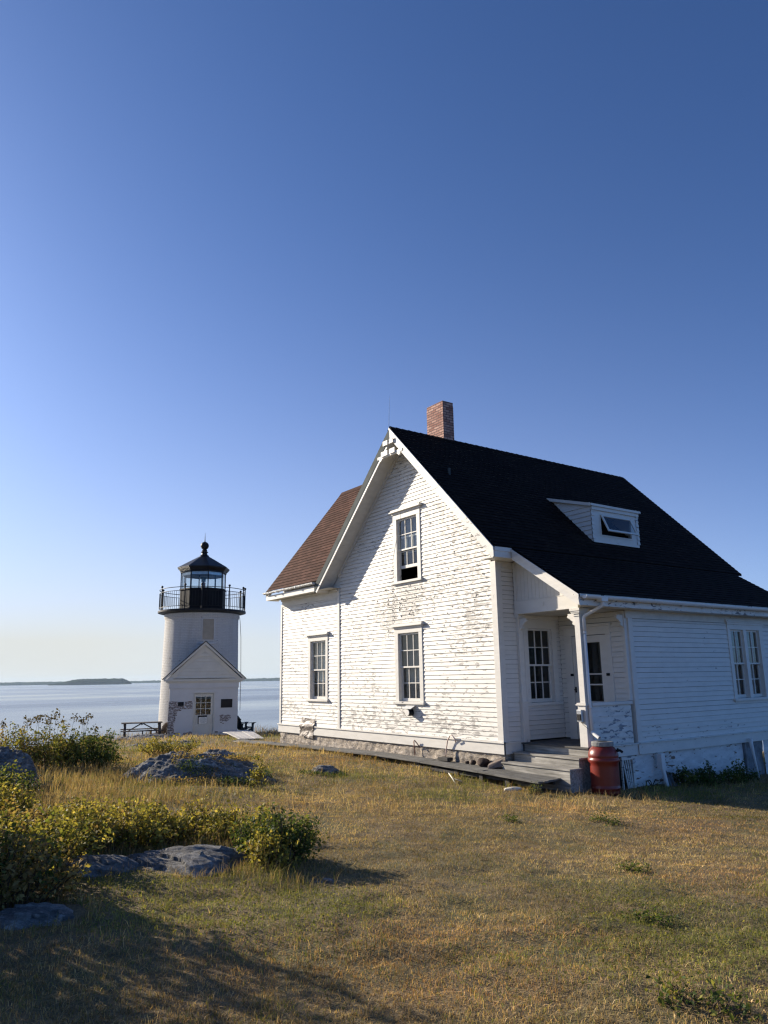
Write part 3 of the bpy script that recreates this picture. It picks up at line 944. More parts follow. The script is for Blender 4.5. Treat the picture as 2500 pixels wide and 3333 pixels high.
# ---- porch gable side: rake, boarded panel, beam
zp_ = lambda x, off: ZE - off - (x - XE) * sP
b = MB()
b.prism([(XE + .03, zp_(XE + .03, .045)), (XP - .03, zp_(XP - .03, .03)), (XP - .005, zp_(XP, .21)), (XP - .12, zp_(XP - .12, .235)), (XE + .03, zp_(XE + .03, .245))], -.012, .022, lambda u, d, v: (u, YP - d, v))
b.prism([(XE + .03, zp_(XE + .03, .02)), (XP + .0, zp_(XP, .0)), (XP + .0, zp_(XP, .07)), (XE + .03, zp_(XE + .03, .085))], .0225, .04, lambda u, d, v: (u, YP - d, v))
b.quad((XE + .02, YP + .012, zp_(XE + .02, .20)), (XP - .06, YP + .012, zp_(XP - .06, .20)), (XP - .06, .50, zp_(XP - .06, .20)), (XE + .02, .50, zp_(XE + .02, .20)))
b.build('porch_rake', M['rake'], house)
b = MB()
x = .03
while x < 1.95:
    x1 = min(x + .105, 1.99)
    zt0 = min(3.80, zp_(x, .2)) if x > XE else 3.80
    zt1 = min(3.80, zp_(x1, .2)) if x1 > XE else 3.80
    b.hexa([(x + .002, .497, 2.90), (x1 - .002, .497, 2.90), (x1 - .002, .53, 2.90), (x + .002, .53, 2.90), (x + .002, .497, max(2.91, zt0)), (x1 - .002, .497, max(2.91, zt1)), (x1 - .002, .53, max(2.91, zt1)), (x + .002, .53, max(2.91, zt0))])
    x = x1
b.box(.03, .10, .485, .4965, 2.935, 3.79)
b.build('porch_gable_panel', M['clean'], house)
b = MB(); b.box(.03, XC - .012, .475, .60, 2.685, 2.93); b.box(.03, XC - .005, .462, .61, 2.655, 2.684); b.box(.03, XC - .008, .470, .50, 2.931, 2.945)
b.box(.84, .90, .462, .474, 2.78, 2.86)
b.box(XC - .11, XC - .011, .61, 1.95, 2.685, 2.93)
b.build('porch_beam', M['clean'], house, bevel=.003)

# ---- porch post, pilaster, brackets
b = MB()
b.box(1.605, 1.795, .475, .655, .0, .775)
b.box(1.575, 1.83, .445, .685, .775, .80); b.box(1.59, 1.815, .46, .67, .80, .825)
b.box(1.65, 1.782, .497, .630, .825, 2.50)
b.box(1.635, 1.797, .48, .645, 2.50, 2.525); b.box(1.615, 1.815, .46, .665, 2.545, 2.57); b.box(1.645, 1.79, .492, .64, 2.525, 2.545)
b.box(1.59, 1.845, .435, .69, 2.60, 2.654); b.box(1.605, 1.83, .45, .675, 2.57, 2.60)
post = b.build('porch_post', M['trimz'], house, bevel=.004)
b = MB()
b.box(.012, .10, .50, .665, .0, .80); b.box(.012, .12, .485, .68, .80, .835); b.box(.012, .085, .515, .65, .835, 2.58); b.box(.012, .13, .47, .69, 2.58, 2.653)
pil = b.build('porch_pilaster', M['clean'], house, bevel=.004)
def scroll(flip):
    prof = [(0, .0), (.20, .0)]
    for k in range(9):
        t = math.pi * k / 8
        prof.append((.185 + .028 * math.sin(t), -.03 - .028 * (1 - math.cos(t)) / 1.0))
    prof += [(.15, -.10), (.12, -.135), (.085, -.15)]
    for k in range(7):
        t = math.pi * k / 6
        prof.append((.07 + .022 * math.sin(t), -.175 - .022 * (1 - math.cos(t))))
    prof += [(.03, -.235), (.0, -.27)]
    return [(x * flip, z) for x, z in prof]
b = MB(); b.prism(scroll(-1), 0, .055, lambda u, d, v: (1.649 + u, .535 + d, 2.56 + v)); b.build('scroll_bracket', M['trimz'], post, bevel=.003)
b = MB(); b.prism(scroll(1), 0, .055, lambda u, d, v: (.086 + u, .55 + d, 2.57 + v)); b.build('scroll_bracket', M['clean'], pil, bevel=.003)
b = MB(); b.box(1.70, 1.79, 1.87, 1.98, .83, 2.653); b.prism(scroll(-1), 0, .055, lambda u, d, v: (1.72 + d, 1.868 + u, 2.57 + v))
b.build('porch_pilaster', M['clean'], house, bevel=.003)
# meter box and bare patch on the post
b = MB(); b.box(1.625, 1.745, .40, .474, .47, .70)
mt = b.build('meter_box', M['steel'], house, bevel=.008)
b = MB(); b.box(1.64, 1.73, .385, .3995, .50, .62); b.build('meter_dial', M['black'], mt, bevel=.006)
b = MB(); b.tube([(1.70, .43, .468), (1.74, .44, .42), (1.79, .47, .37), (1.81, .50, .34)], .004, 6); b.build('meter_cable', M['black'], mt)

# ---- porch floor and steps
b = MB()
for i in range(15):
    y0 = .455 + i * .0955
    b.box(.03, 1.80, y0, y0 + .0925, -.03, .0 - .0007 * (i % 3))
b.box(.03, 1.80, .50, 1.9, -.25, -.031)
b.build('porch_floor', M['deck'], house)
b = MB(); b.box(.09, 1.83, .150, .498, -.205, -.17); b.box(.10, 1.80, .175, .49, -.80, -.206)
b.box(.10, 1.795, .485, .5, -.169, -.031)
b.build('porch_step', M['step'], house, bevel=.008, label='upper grey wooden step of the porch')
b = MB(); b.box(.07, 1.88, -.175, .174, -.375, -.34); b.box(.08, 1.85, -.15, .174, -.85, -.376)
b.build('porch_step', M['step'], house, bevel=.008, label='lower grey wooden step of the porch')

# ---- windows and door
window(mA, *W1, .14, .135, .135, lift=.33, hood=(.11, .055), label='upper gable window with its lower sash pushed up', cover=('shade', 1, .45, .004))
w2 = window(mA, *W2, .14, .135, .11, hood=(.11, .055), label='tall window low on the gable wall above a small lamp', cover=('shade', 1, .25, .004), sillmat='fascia')
window(mA, *W3, .13, .125, .115, hood=(.11, .055), label='tall window in the left wing wall', cover=('curtain', 1, .3, .006))
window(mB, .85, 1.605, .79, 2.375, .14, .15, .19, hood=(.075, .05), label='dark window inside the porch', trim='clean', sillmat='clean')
window(mC, WC[0], WC[1], WC[2], WC[3], .125, .17, .115, cols=2, hood=(.075, .06), label='double window in the shaded kitchen wall', trim='side', sillmat='side', units=[(5.80, 6.36), (6.49, 7.07)], cover=('brown_curtain', 1, 0, .012))
b = MB()
b.box(.165, .365, .0, .032, .0, 2.20, mD); b.box(1.30, 1.43, .0, .032, .0, 2.20, mD); b.box(.16, 1.435, .0, .034, 2.20, 2.37, mD)
b.box(.13, 1.46, .0, .06, 2.371, 2.40, mD); b.box(.12, 1.47, .0, .085, 2.40, 2.43, mD)
b.build('door_casing', M['clean'], house, bevel=.003)
b = MB()
D0, D1 = .372, 1.293
b.box(D0, .50, -.035, .012, .012, 2.19, mD); b.box(1.125, D1, -.035, .012, .012, 2.19, mD)
b.box(.50, 1.125, -.035, .012, 2.04, 2.19, mD); b.box(.50, 1.125, -.035, .012, .60, .80, mD); b.box(.50, 1.125, -.035, .012, .012, .20, mD)
b.box(.50, 1.125, -.035, -.008, .20, .60, mD)
b.box(.50, 1.125, -.02, .004, 1.355, 1.385, mD); b.box(.50, 1.125, -.02, .004, 1.135, 1.165, mD)
door = b.build('porch_door', M['clean'], house, bevel=.004, label='white glazed porch door')
b = MB(); b.quad(*[mD(s, -.018, z) for s, z in ((.50, .80), (1.125, .80), (1.125, 2.04), (.50, 2.04))]); b.build('pane', M['glass'], door)
b = MB(); b.box(.385, .42, .012, .03, .98, 1.10, mD); b.tube([mD(.40, .03, 1.04), mD(.40, .07, 1.04), mD(.46, .075, 1.04)], .011, 8); b.build('door_handle', M['black'], door)
for s in (.335, 1.305):
    b = MB(); b.box(s - .035, s + .045, .032, .05, 1.33, 1.385, mD); b.build('door_hinge', M['black'], door)
b = MB(); b.box(.86, .90, -.30, -.27, .1, 2.1, mD); b.box(.45, 1.2, -.30, -.27, 1.5, 1.53, mD); b.build('inner_door_bar', M['inside'], door)

# ---- chimney, vent, rod, dormer
b = MB()
b.box(-3.875, -3.168, 1.36, 1.74, 6.9, 8.70); b.box(-3.87, -3.173, 1.365, 1.735, 8.701, 8.81)
for i, f in enumerate(b.f):
    b.uv[i] = tuple((b.v[j][0] + b.v[j][1], b.v[j][2]) for j in f)
ch = b.build('chimney', M['brick'], house)
b = MB(); b.box(-3.72, -3.33, 1.47, 1.63, 8.811, 8.815); b.build('flue', M['black'], ch)
b = MB(); b.tube([(-1.68, .23, 6.05), (-1.68, .23, 6.34)], .035, 12); b.build('vent_pipe', M['grey_trim'], house)
b = MB(); b.tube([(-3.20, -.455, 7.35), (-3.205, -.455, 7.75), (-3.16, -.455, 8.53)], [.007, .007, .004], 6)
b.tube([(-3.20, -.455, 7.36), (-3.19, -.44, 7.0), (-3.10, -.06, 6.30), (-3.12, -.035, 6.1), (-3.77, -.03, 4.2), (-3.80, -.03, 2.6)], .004, 5)
b.build('lightning_rod', M['steel'], house)
b = MB()
b.box(-3.72, -2.64, YF - .045, YF + .02, 6.93, 7.00); b.box(-3.52, -3.24, YF - .075, YF - .046, 6.96, 7.09); b.box(-3.16, -2.93, YF - .075, YF - .046, 6.96, 7.09)
b.box(-3.46, -2.95, YF - .05, YF + .0, 7.24, 7.29); b.box(-3.44, -3.24, YF - .07, YF - .051, 7.24, 7.36); b.box(-3.16, -3.0, YF - .07, YF - .051, 7.24, 7.36)
b.prism([(-3.72, 7.0), (-3.6, 6.86), (-3.5, 6.93)], .02, .06, lambda u, d, v: (u, YF - d + .02, v)); b.prism([(-2.64, 7.0), (-2.78, 6.84), (-2.9, 6.93)], .02, .06, lambda u, d, v: (u, YF - d + .02, v))
b.build('gable_ornament', M['rake'], house, label='broken decorative collar pieces at the gable peak')

DX, DY0, DY1, DZ0, DZ1 = -.06, 3.40, 5.235, 4.545, 5.47
DXB = -1.43
def droof(x): return DZ1 + .03 + (x - DX) * (5.93 - 5.50) / (DXB - DX)
b = MB()
w0, w1, wz0, wz1 = 3.73, 4.915, 4.75, 5.262
mDr = lambda s, o, z: (DX + o, s, z)
b.box(DY0 + .09, w0, -.02, .012, DZ0, DZ1 - .02, mDr); b.box(w1, DY1 - .09, -.02, .012, DZ0, DZ1 - .02, mDr)
b.box(w0, w1, -.02, .012, DZ0, wz0, mDr); b.box(w0, w1, -.02, .012, wz1, DZ1 - .02, mDr)
b.box(DY0 + .02, DY1 - .02, -.03, .022, DZ0 - .07, DZ0 + .075, mDr); b.box(DY0 - .01, DY1 + .01, -.02, .05, DZ1 - .11, DZ1 - .005, mDr)
b.box(w0 - .03, w1 + .03, .012, .028, wz0 - .03, wz0, mDr); b.box(w0 - .025, w0, .012, .024, wz0, wz1, mDr); b.box(w1, w1 + .025, .012, .024, wz0, wz1, mDr)
dorm = b.build('dormer', M['side'], house, label='small shed dormer with an open awning window')
for ysg, y in ((-1, DY0), (1, DY1)):
    b = MB()
    for z in [DZ0 + .08 + .1165 * i for i in range(8)]:
        zt = min(z + .1165, DZ1 + .3)
        if z > DZ1 - .02: continue
        x0b, x0t = XR + (ZR - z) / sR, XR + (ZR - zt) / sR
        b.quad((x0b, y + ysg * .022, z), (DX, y + ysg * .022, z), (DX, y + ysg * .004, zt - .008), (x0t, y + ysg * .004, zt - .008))
        b.quad((x0b, y, z), (DX, y, z), (DX, y + ysg * .022, z), (x0b, y + ysg * .022, z))
        ya, yb = (DY0 - .016, DY0 + .09) if ysg < 0 else (DY1 - .09, DY1 + .016)
        if z < DZ1 - .12:
            b.quad((DX + .030, ya, z), (DX + .030, yb, z), (DX + .014, yb, zt), (DX + .014, ya, zt))
            b.quad((DX - .02, ya, z), (DX - .02, yb, z), (DX + .030, yb, z), (DX + .030, ya, z))
    b.quad((XR + (ZR - DZ1) / sR, y, DZ1), (DX, y, DZ1), (DX, y, DZ1 + .03), (DXB, y, 5.93))
    b.quad((XR + (ZR - DZ0) / sR - .05, y, DZ0 - .05), (DX, y, DZ0 - .05), (DX, y, DZ1), (XR + (ZR - DZ1) / sR, y, DZ1))
    b.build('cheek_shingles', M['side'], dorm, fix=False)
b = MB()
b.hexa([(DX + .07, DY0 - .07, DZ1), (DX + .07, DY1 + .05, DZ1), (DXB - .1, DY1 + .05, 5.90), (DXB - .1, DY0 - .07, 5.90),
        (DX + .07, DY0 - .07, DZ1 + .02), (DX + .07, DY1 + .05, DZ1 + .02), (DXB - .1, DY1 + .05, 5.925), (DXB - .1, DY0 - .07, 5.925)])
for i, f in enumerate(b.f): b.uv[i] = tuple((b.v[j][1], b.v[j][0]) for j in f)
b.build('dormer_roof', M['roof_dark'], dorm)
b = MB()
b.beam((DX + .06, DY0 - .075, DZ1 + .0), (DXB - .05, DY0 - .075, 5.90), .02, .075); b.beam((DX + .075, DY0 - .08, DZ1 + .005), (DX + .075, DY1 + .06, DZ1 + .005), .02, .06)
b.build('dormer_fascia', M['side'], dorm)
# awning sash hinged at the top, swung out
ang = rad(24); ca, sa = math.cos(ang), math.sin(ang); Hs = wz1 - wz0 - .02
def mS(s, o, z):      # z measured down from the hinge
    return (DX + .016 + sa * z + ca * o, s, wz1 - .01 - ca * z + sa * o)
b = MB()
b.box(w0 + .01, w0 + .055, 0, .03, 0, Hs, mS); b.box(w1 - .055, w1 - .01, 0, .03, 0, Hs, mS); b.box(w0 + .055, w1 - .055, 0, .03, 0, .045, mS); b.box(w0 + .055, w1 - .055, 0, .03, Hs - .05, Hs, mS)
b.build('awning_sash', M['clean'], dorm)
b = MB(); b.quad(mS(w0 + .055, .015, .045), mS(w1 - .055, .015, .045), mS(w1 - .055, .015, Hs - .05), mS(w0 + .055, .015, Hs - .05)); b.build('pane', M['glass'], dorm)
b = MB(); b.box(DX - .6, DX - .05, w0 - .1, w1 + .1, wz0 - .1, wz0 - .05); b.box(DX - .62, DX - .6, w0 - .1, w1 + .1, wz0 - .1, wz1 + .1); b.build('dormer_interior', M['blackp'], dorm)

# ---- downspout
b = MB()
pth = [(XP + .075, .62, 2.80), (XP + .075, .62, 2.70), (XP + .05, .615, 2.66), (1.87, .565, 2.50), (1.835, .56, 2.46), (1.835, .56, 2.15)]
b.tube(pth, [.035] * 6, 14)
b.tube([(1.835, .56, 2.16), (1.835, .56, .80), (1.837, .565, .30)], .031, 14); b.tube([(1.835, .56, 2.15), (1.835, .56, 2.19)], .038, 14); b.tube([(1.836, .56, .72), (1.836, .56, .76)], .037, 14)
dsp = b.build('downspout', M['gutter'], house, smooth=True)
b = MB(); b.tube([(1.84, .555, .285), (1.90, .545, .25), (2.03, .53, .185)], .036, 14, caps=False); b.build('spout_elbow', M['gutter'], dsp, smooth=True)
b = MB(); b.hexa([(XP + .01, .53, 2.74), (XP + .14, .53, 2.74), (XP + .14, .71, 2.74), (XP + .01, .71, 2.74), (XP + .005, .51, 2.83), (XP + .145, .51, 2.83), (XP + .145, .73, 2.83), (XP + .005, .73, 2.83)])
b.build('gutter_outlet', M['gutter'], dsp, bevel=.01)

# ---- lamp under the low window, tin patch
b = MB(); b.tube([(-3.08, -.02, .54), (-3.08, -.15, .54)], .080, 24); lamp = b.build('flood_lamp', M['black'], house, smooth=False)
b = MB(); b.tube([(-3.08, -.151, .54), (-3.08, -.165, .54)], .073, 24); b.build('lamp_lens', M['cream'], lamp)
b = MB(); b.hexa([(-3.27, -.17, .625), (-2.93, -.17, .625), (-2.93, -.02, .70), (-3.27, -.02, .70), (-3.27, -.17, .635), (-2.93, -.17, .635), (-2.93, -.02, .71), (-3.27, -.02, .71)]); b.build('lamp_shield', M['gutter'], lamp)
b = MB(); b.tube([(-3.55, -.02, .72), (-3.40, -.03, .52), (-3.25, -.05, .43), (-3.10, -.06, .42), (-3.02, -.06, .45)], .004, 5); b.build('lamp_cable', M['black'], lamp)
b = MB(); n = 14
base = len(b.v)
for i in range(n + 1):
    for j in range(n + 1):
        u, v = i / n, j / n
        x = -8.46 - .10 * (1 - v) + (.78 + .02 * v) * u + .05 * mnoise.noise(Vector((v * 3, 7, 0)))
        z = -.27 + .53 * v - .04 * u
        ledge = .055 + .045 * math.exp(-((z - .02) / .06) ** 2) - (.02 if z > .06 else 0)
        d = ledge + .018 * mnoise.noise(Vector((u * 5, v * 5, 2))) + .01 * mnoise.noise(Vector((u * 13, v * 13, 5)))
        b.v.append((x, -d, z))
for i in range(n):
    for j in range(n):
        a = base + i * (n + 1) + j
        b.f.append((a, a + n + 1, a + n + 2, a + 1))
b.build('tin_patch', M['tin'], house, fix=False, label='crumpled sheet-metal patch at the skirt')

# ---- pipes at the skirt, lattice below the half wall
b = MB(); b.tube([(-2.93, -.075, -.43), (-2.93, -.09, -.22), (-2.90, -.12, -.10), (-2.86, -.13, -.085), (-2.82, -.10, -.14), (-2.74, -.07, -.24)], .013, 8)
b.build('supply_pipe', M['copper'], house, smooth=True, label='rusty bent pipe at the foundation')
b = MB(); b.tube([(-1.80, -.09, -.45), (-1.74, -.10, -.22), (-1.66, -.12, -.02), (-1.55, -.14, .09), (-1.47, -.15, .10), (-1.40, -.13, .03), (-1.42, -.09, -.05)], .014, 8)
b.build('supply_pipe', M['pinkpipe'], house, smooth=True, label='pale hose bent over above the boardwalk')
b = MB()
b.box(1.40, 1.83, -.02, .02, -.30, -.235, mC); b.box(1.735, 1.80, -.02, .02, -1.0, -.3, mC); b.box(1.40, 1.425, -.02, .02, -1.0, -.3, mC)
for k in range(4):
    t0 = 1.455 + k * .07; t1 = 1.575 + k * .045
    b.beam(mC(t0, .0, -.30), mC(t1, .0, -.86), .018, .03, (0, 1, 0))
b.build('lattice_panel', M['half'], house)
b = MB(); b.box(.64, 1.80, -.5, -.3, -1.2, -.25, mC); b.build('underporch_shade', M['walkleg'], house)  # dark block behind the lattice, standing in for the shade under the porch

# ------------------------------------------------------------------ terrain, sea, far shores
def grid_mesh(name, xs, ys, zf, mat):
    X, Y = np.meshgrid(xs, ys, indexing='ij')
    Z = zf(X, Y)
    nx, ny = X.shape
    v = np.stack([X, Y, Z], -1).reshape(-1, 3)
    i = np.arange(nx * ny).reshape(nx, ny)
    f = np.stack([i[:-1, :-1], i[1:, :-1], i[1:, 1:], i[:-1, 1:]], -1).reshape(-1, 4)
    me = bpy.data.meshes.new(name)
    me.from_pydata(v.tolist(), [], f.tolist())
    me.shade_smooth()
    o = bpy.data.objects.new(name, me); C.objects.link(o); me.materials.append(mat)
    return o
def axis_(a, b, c, d, s1, s2):
    return np.unique(np.round(np.concatenate([np.arange(a, b, s2), np.arange(b, c, s1), np.arange(c, d + s2, s2)]), 4))

def patch_noise(x, y):
    """0 dry .. 1 green : where the turf is still green"""
    g = fbm(x * .35 + 5, y * .35 + 9, 3)
    g = g + .25 * (fbm(x * 1.4 + 2, y * 1.4 + 30, 3) - .5)
    band = np.exp(-((y + 1.2) / .6) ** 2) * ((x > -11) & (x < 1.0)) * .22 + np.exp(-(((x - 1.0) / 3.2) ** 2 + ((y + 1.9) / 1.5) ** 2)) * .30
    near = np.exp(-(((x - 9) / 3.0) ** 2 + ((y + 6.0) / 2.2) ** 2)) * .05
    shade = ((x > 2.0) & (y > .3)) * .25
    return np.clip((g - .50) * 4.0 + .13 + band + near + shade, 0, 1)

m, n, l, bs = newmat('dry_turf')
vc = coords(n, l)
f1 = noise(n, l, vc, 1.1, 5, .6); f2 = noise(n, l, vc, 9, 6, .7); f3 = noise(n, l, vc, 60, 3, .6)
c1 = ramp(n, l, f1, [(.30, (.19, .125, .055)), (.48, (.165, .118, .052)), (.62, (.115, .10, .036)), (.8, (.21, .14, .066))])
c2 = mix(n, l, 1.0, c1, ramp(n, l, f2, [(.25, .55), (.75, 1.5)]), 'MULTIPLY')
c3 = mix(n, l, 1.0, c2, ramp(n, l, f3, [(.25, .5), (.75, 1.5)]), 'MULTIPLY')
l.new(c3, bs.inputs['Base Color']); bs.inputs['Roughness'].default_value = .95
p = bump(n, l, bs, f2, .7, .05); bump(n, l, bs, f3, .8, .02, p)
xs = axis_(-46, -6, 15, 46, .12, .6); ys = axis_(-52, -13, 6, 46, .12, .6)
gro = grid_mesh('ground', xs, ys, lambda X, Y: ground(X, Y), m)
tag(gro, kind='structure')

SEA = -11.0
m, n, l, bs = newmat('sea_water')
bs.inputs['Base Color'].default_value = (.17, .185, .175, 1)
bs.inputs['Roughness'].default_value = .16
bs.inputs['IOR'].default_value = 1.45
tc = n.new('ShaderNodeTexCoord')
w1 = noise(n, l, coords(n, l, (.10, .22, .2), rot=(0, 0, .5)), 1.0, 5, .6)
w2_ = noise(n, l, coords(n, l, (.9, 1.8, 1), rot=(0, 0, .5)), 1.0, 3, .6)
w3 = noise(n, l, coords(n, l, (.006, .0022, 1), rot=(0, 0, 1.18)), 1.0, 4, .55)
l.new(ramp(n, l, w3, [(.35, .10), (.65, .30)]), bs.inputs['Roughness'])
bp1 = n.new('ShaderNodeBump'); bp1.inputs['Distance'].default_value = 1.2
l.new(ramp(n, l, w3, [(.35, .05), (.65, .22)]), bp1.inputs['Strength'])
l.new(w1, bp1.inputs['Height'])
bp2 = n.new('ShaderNodeBump'); bp2.inputs['Strength'].default_value = .15; bp2.inputs['Distance'].default_value = .2
l.new(w2_, bp2.inputs['Height']); l.new(bp1.outputs[0], bp2.inputs['Normal']); l.new(bp2.outputs[0], bs.inputs['Normal'])
b = MB(); b.quad((-9800, -9800, SEA), (9800, -9800, SEA), (9800, 9800, SEA), (-9800, 9800, SEA))
tag(b.build('sea', m), kind='structure')

# wooded island and far shore: rough canopy surfaces
def wooded(name, cx, cy, hx, hy, length, width, height, prof, seed, tree=7.0, label=None):
    """ridge of trees along direction (hx,hy)"""
    n_, k = 240, 14
    vs_, fs = [], []
    for i in range(n_ + 1):
        t = i / n_
        for j in range(k + 1):
            u = j / k * 2 - 1
            base = prof(t) * height * max(0, 1 - u * u) ** .5
            s = (t - .5) * length; w = u * width * (.3 + .7 * prof(t))
            r = mnoise.noise(Vector((s * .035 + seed, w * .05, seed))) + .6 * mnoise.noise(Vector((s * .11, w * .12, seed * 2))) + .5 * mnoise.noise(Vector((s * .31, w * .3, seed * 3)))
            z = base + tree * r * (.25 if prof(t) < .04 else min(1, prof(t) * 2)) * (1 - abs(u)) ** .5
            if abs(u) == 1: z = -2
            vs_.append((cx + hx * s - hy * w, cy + hy * s + hx * w, SEA + max(z, -2)))
    for i in range(n_):
        for j in range(k):
            a = i * (k + 1) + j
            fs.append((a, a + 1, a + k + 2, a + k + 1))
    me = bpy.data.meshes.new(name); me.from_pydata(vs_, [], fs)
    o = bpy.data.objects.new(name, me); C.objects.link(o)
    return o
m, n, l, bs = newmat('spruce_woods')
fz = noise(n, l, coords(n, l), .03, 6, .65)
l.new(ramp(n, l, fz, [(.3, (.022, .038, .022)), (.7, (.06, .085, .04))]), bs.inputs['Base Color'])
bs.inputs['Roughness'].default_value = 1.0; bs.inputs['Specular IOR Level'].default_value = 0
woods = m
def dirpt(px, D):      # point D metres off along the compass bearing of a photo column
    h = (F_[0] + R_[0] * (px - 1250) / 2425.46, F_[1] + R_[1] * (px - 1250) / 2425.46)
    h = (h[0] + U_[0] * -.23, h[1] + U_[1] * -.23)
    q = math.hypot(*h)
    return CAM[0] + h[0] / q * D, CAM[1] + h[1] / q * D, h[0] / q, h[1] / q
def pi_(t):
    a = min(1, t / .42); a = a * a * (3 - 2 * a)
    bq = min(1, (1 - t) / .12)
    return (.22 + .78 * a) * bq ** .6
x, y, hx, hy = dirpt(296, 4800)
o = wooded('island', x, y, -hy, hx, 455, 120, 33, lambda t: pi_(1 - t), 3, 5)
# t runs from right to left along (-hy,hx)
o.data.materials.append(woods); tag(o, kind='structure')
for (pa, pb, D, h, sd) in ((-500, 330, 7000, 26, 5), (150, 600, 7600, 24, 6), (560, 1500, 7300, 44, 8)):
    xa, ya, *_ = dirpt(pa, D); xb, yb, *_ = dirpt(pb, D)
    L = math.hypot(xb - xa, yb - ya)
    o = wooded('hills', (xa + xb) / 2, (ya + yb) / 2, (xb - xa) / L, (yb - ya) / L, L, 350, h,
               (lambda t: (.35 + .65 * t) if sd != 5 else .5 + .4 * math.sin(2.2 * t)) if True else None, sd, 6)
    o.data.materials.append(woods); tag(o, kind='structure')

# ------------------------------------------------------------------ the lighthouse
LH = (-20.75, 1.92, -.97)
LA = math.atan2(.9264, .3765)
lh = thing('lighthouse', 'squat white brick lighthouse with black lantern room, railed gallery and gabled entry shed', 'lighthouse', LH, LA)
TC = (-.27, 3.2)
def lb(mb, name, mat, parent=None, **k):
    return mb.build(name, M[mat] if isinstance(mat, str) else mat, parent or lh, world=False, **k)
b = MB()
prof = [(1.86, -.35), (1.845, 1.0), (1.80, 3.2), (1.765, 4.9), (1.765, 5.25), (1.80, 5.33), (1.80, 5.50)]
pr = []
for i in range(len(prof) - 1):
    for k in range(6): pr.append(tuple(prof[i][j] + (prof[i + 1][j] - prof[i][j]) * k / 6 for j in (0, 1)))
pr.append(prof[-1])
b.lathe(pr, 96, TC, uvr=1.8)
lb(b, 'tower_wall', 'tower', smooth=True)
b = MB(); b.lathe([(1.79, 5.50), (2.06, 5.56), (2.12, 5.58), (2.12, 5.665), (.6, 5.69)], 72, TC); lb(b, 'gallery_deck', 'black')
b = MB()
RR = 2.07
def ring(z, r=.02, R=RR): b.tube([(TC[0] + R * math.cos(t), TC[1] + R * math.sin(t), z) for t in np.linspace(0, 2 * math.pi, 73)], r, 6, caps=False)
ring(6.69, .018); ring(6.52, .014); ring(5.80, .014)
rail = lb(b, 'gallery_railing', 'black')
PA = [math.radians(a) for a in (-158, -113, -91, -53, -20, -8, 25, 70, 115, 160)]
for a in PA:
    b = MB(); x, y = TC[0] + RR * math.cos(a), TC[1] + RR * math.sin(a)
    b.tube([(x, y, 5.66), (x, y, 6.74)], .026, 8); b.lathe([(.0, 6.73), (.045, 6.75), (.06, 6.79), (.045, 6.83), (.0, 6.85)], 10, (x, y), caps=False)
    lb(b, 'railing_post', 'black', rail)
b = MB()
for i in range(96):
    a = 2 * math.pi * (i + .5) / 96
    x, y = TC[0] + RR * math.cos(a), TC[1] + RR * math.sin(a)
    b.tube([(x, y, 5.80), (x, y, 6.52)], .009, 4, caps=False)
o = lb(b, 'balusters', 'black', rail)
# lantern room: octagon
PH = math.radians(12 - 90); RL = 1.13
ov = lambda R, k: (TC[0] + R * math.cos(PH + k * math.pi / 4), TC[1] + R * math.sin(PH + k * math.pi / 4))
b = MB(); b.lathe([(RL, 5.67), (RL, 6.70), (RL + .03, 6.70), (RL + .03, 6.76), (RL - .04, 6.76)], 8, TC, PH); par = lb(b, 'lantern_parapet', 'blackp')
b = MB()
for k in range(8):
    x, y = ov(RL - .03, k); b.tube([(x, y, 6.74), (x, y, 7.62)], .026, 6)
    x, y = ov(RL - .09, k); b.tube([(x, y, 6.74), (x, y, 7.60)], .022, 6)
b.lathe([(RL - .06, 7.56), (RL + .02, 7.56), (RL + .02, 7.66), (RL - .06, 7.66)], 8, TC, PH, caps=False)
lb(b, 'lantern_frame', 'black')
b = MB(); b.lathe([(RL - .12, 7.42), (RL - .075, 7.42), (RL - .075, 7.60), (RL - .12, 7.60)], 8, TC, PH, caps=False); lb(b, 'lantern_inner_frame', 'steel')
for k in range(8):
    p, q = ov(RL - .03, k), ov(RL - .03, k + 1)
    b = MB(); b.quad((*p, 6.76), (*q, 6.76), (*q, 7.56), (*p, 7.56)); lb(b, 'lantern_pane', 'glass', fix=False)
b = MB(); b.lathe([(RL + .02, 7.62), (RL + .10, 7.70), (RL + .17, 7.79), (RL + .17, 7.825), (.62, 8.22), (.19, 8.46)], 8, TC, PH); lr_ = lb(b, 'lantern_roof', 'blackroof')
b = MB()
b.lathe([(.23, 8.43), (.23, 8.47), (.15, 8.53), (.13, 8.62), (.18, 8.64), (.18, 8.67), (.12, 8.70), (.13, 8.76), (.10, 8.80)] + [(.205 * math.sin(t), 8.985 - .205 * math.cos(t)) for t in np.linspace(.5, math.pi - .2, 12)] + [(.03, 9.20), (.02, 9.30), (.004, 9.66)], 24, TC)
lb(b, 'ball_finial', 'black', lr_, smooth=False)
b = MB(); b.lathe([(.10, 6.74), (.10, 7.08), (.13, 7.09), (.06, 7.12), (.06, 7.16)], 14, TC); lb(b, 'beacon_pedestal', 'copper')
b = MB(); b.lathe([(.11, 7.16), (.11, 7.28), (.18, 7.31), (.20, 7.36), (.14, 7.385)], 18, TC); lb(b, 'beacon_lens', 'lens')
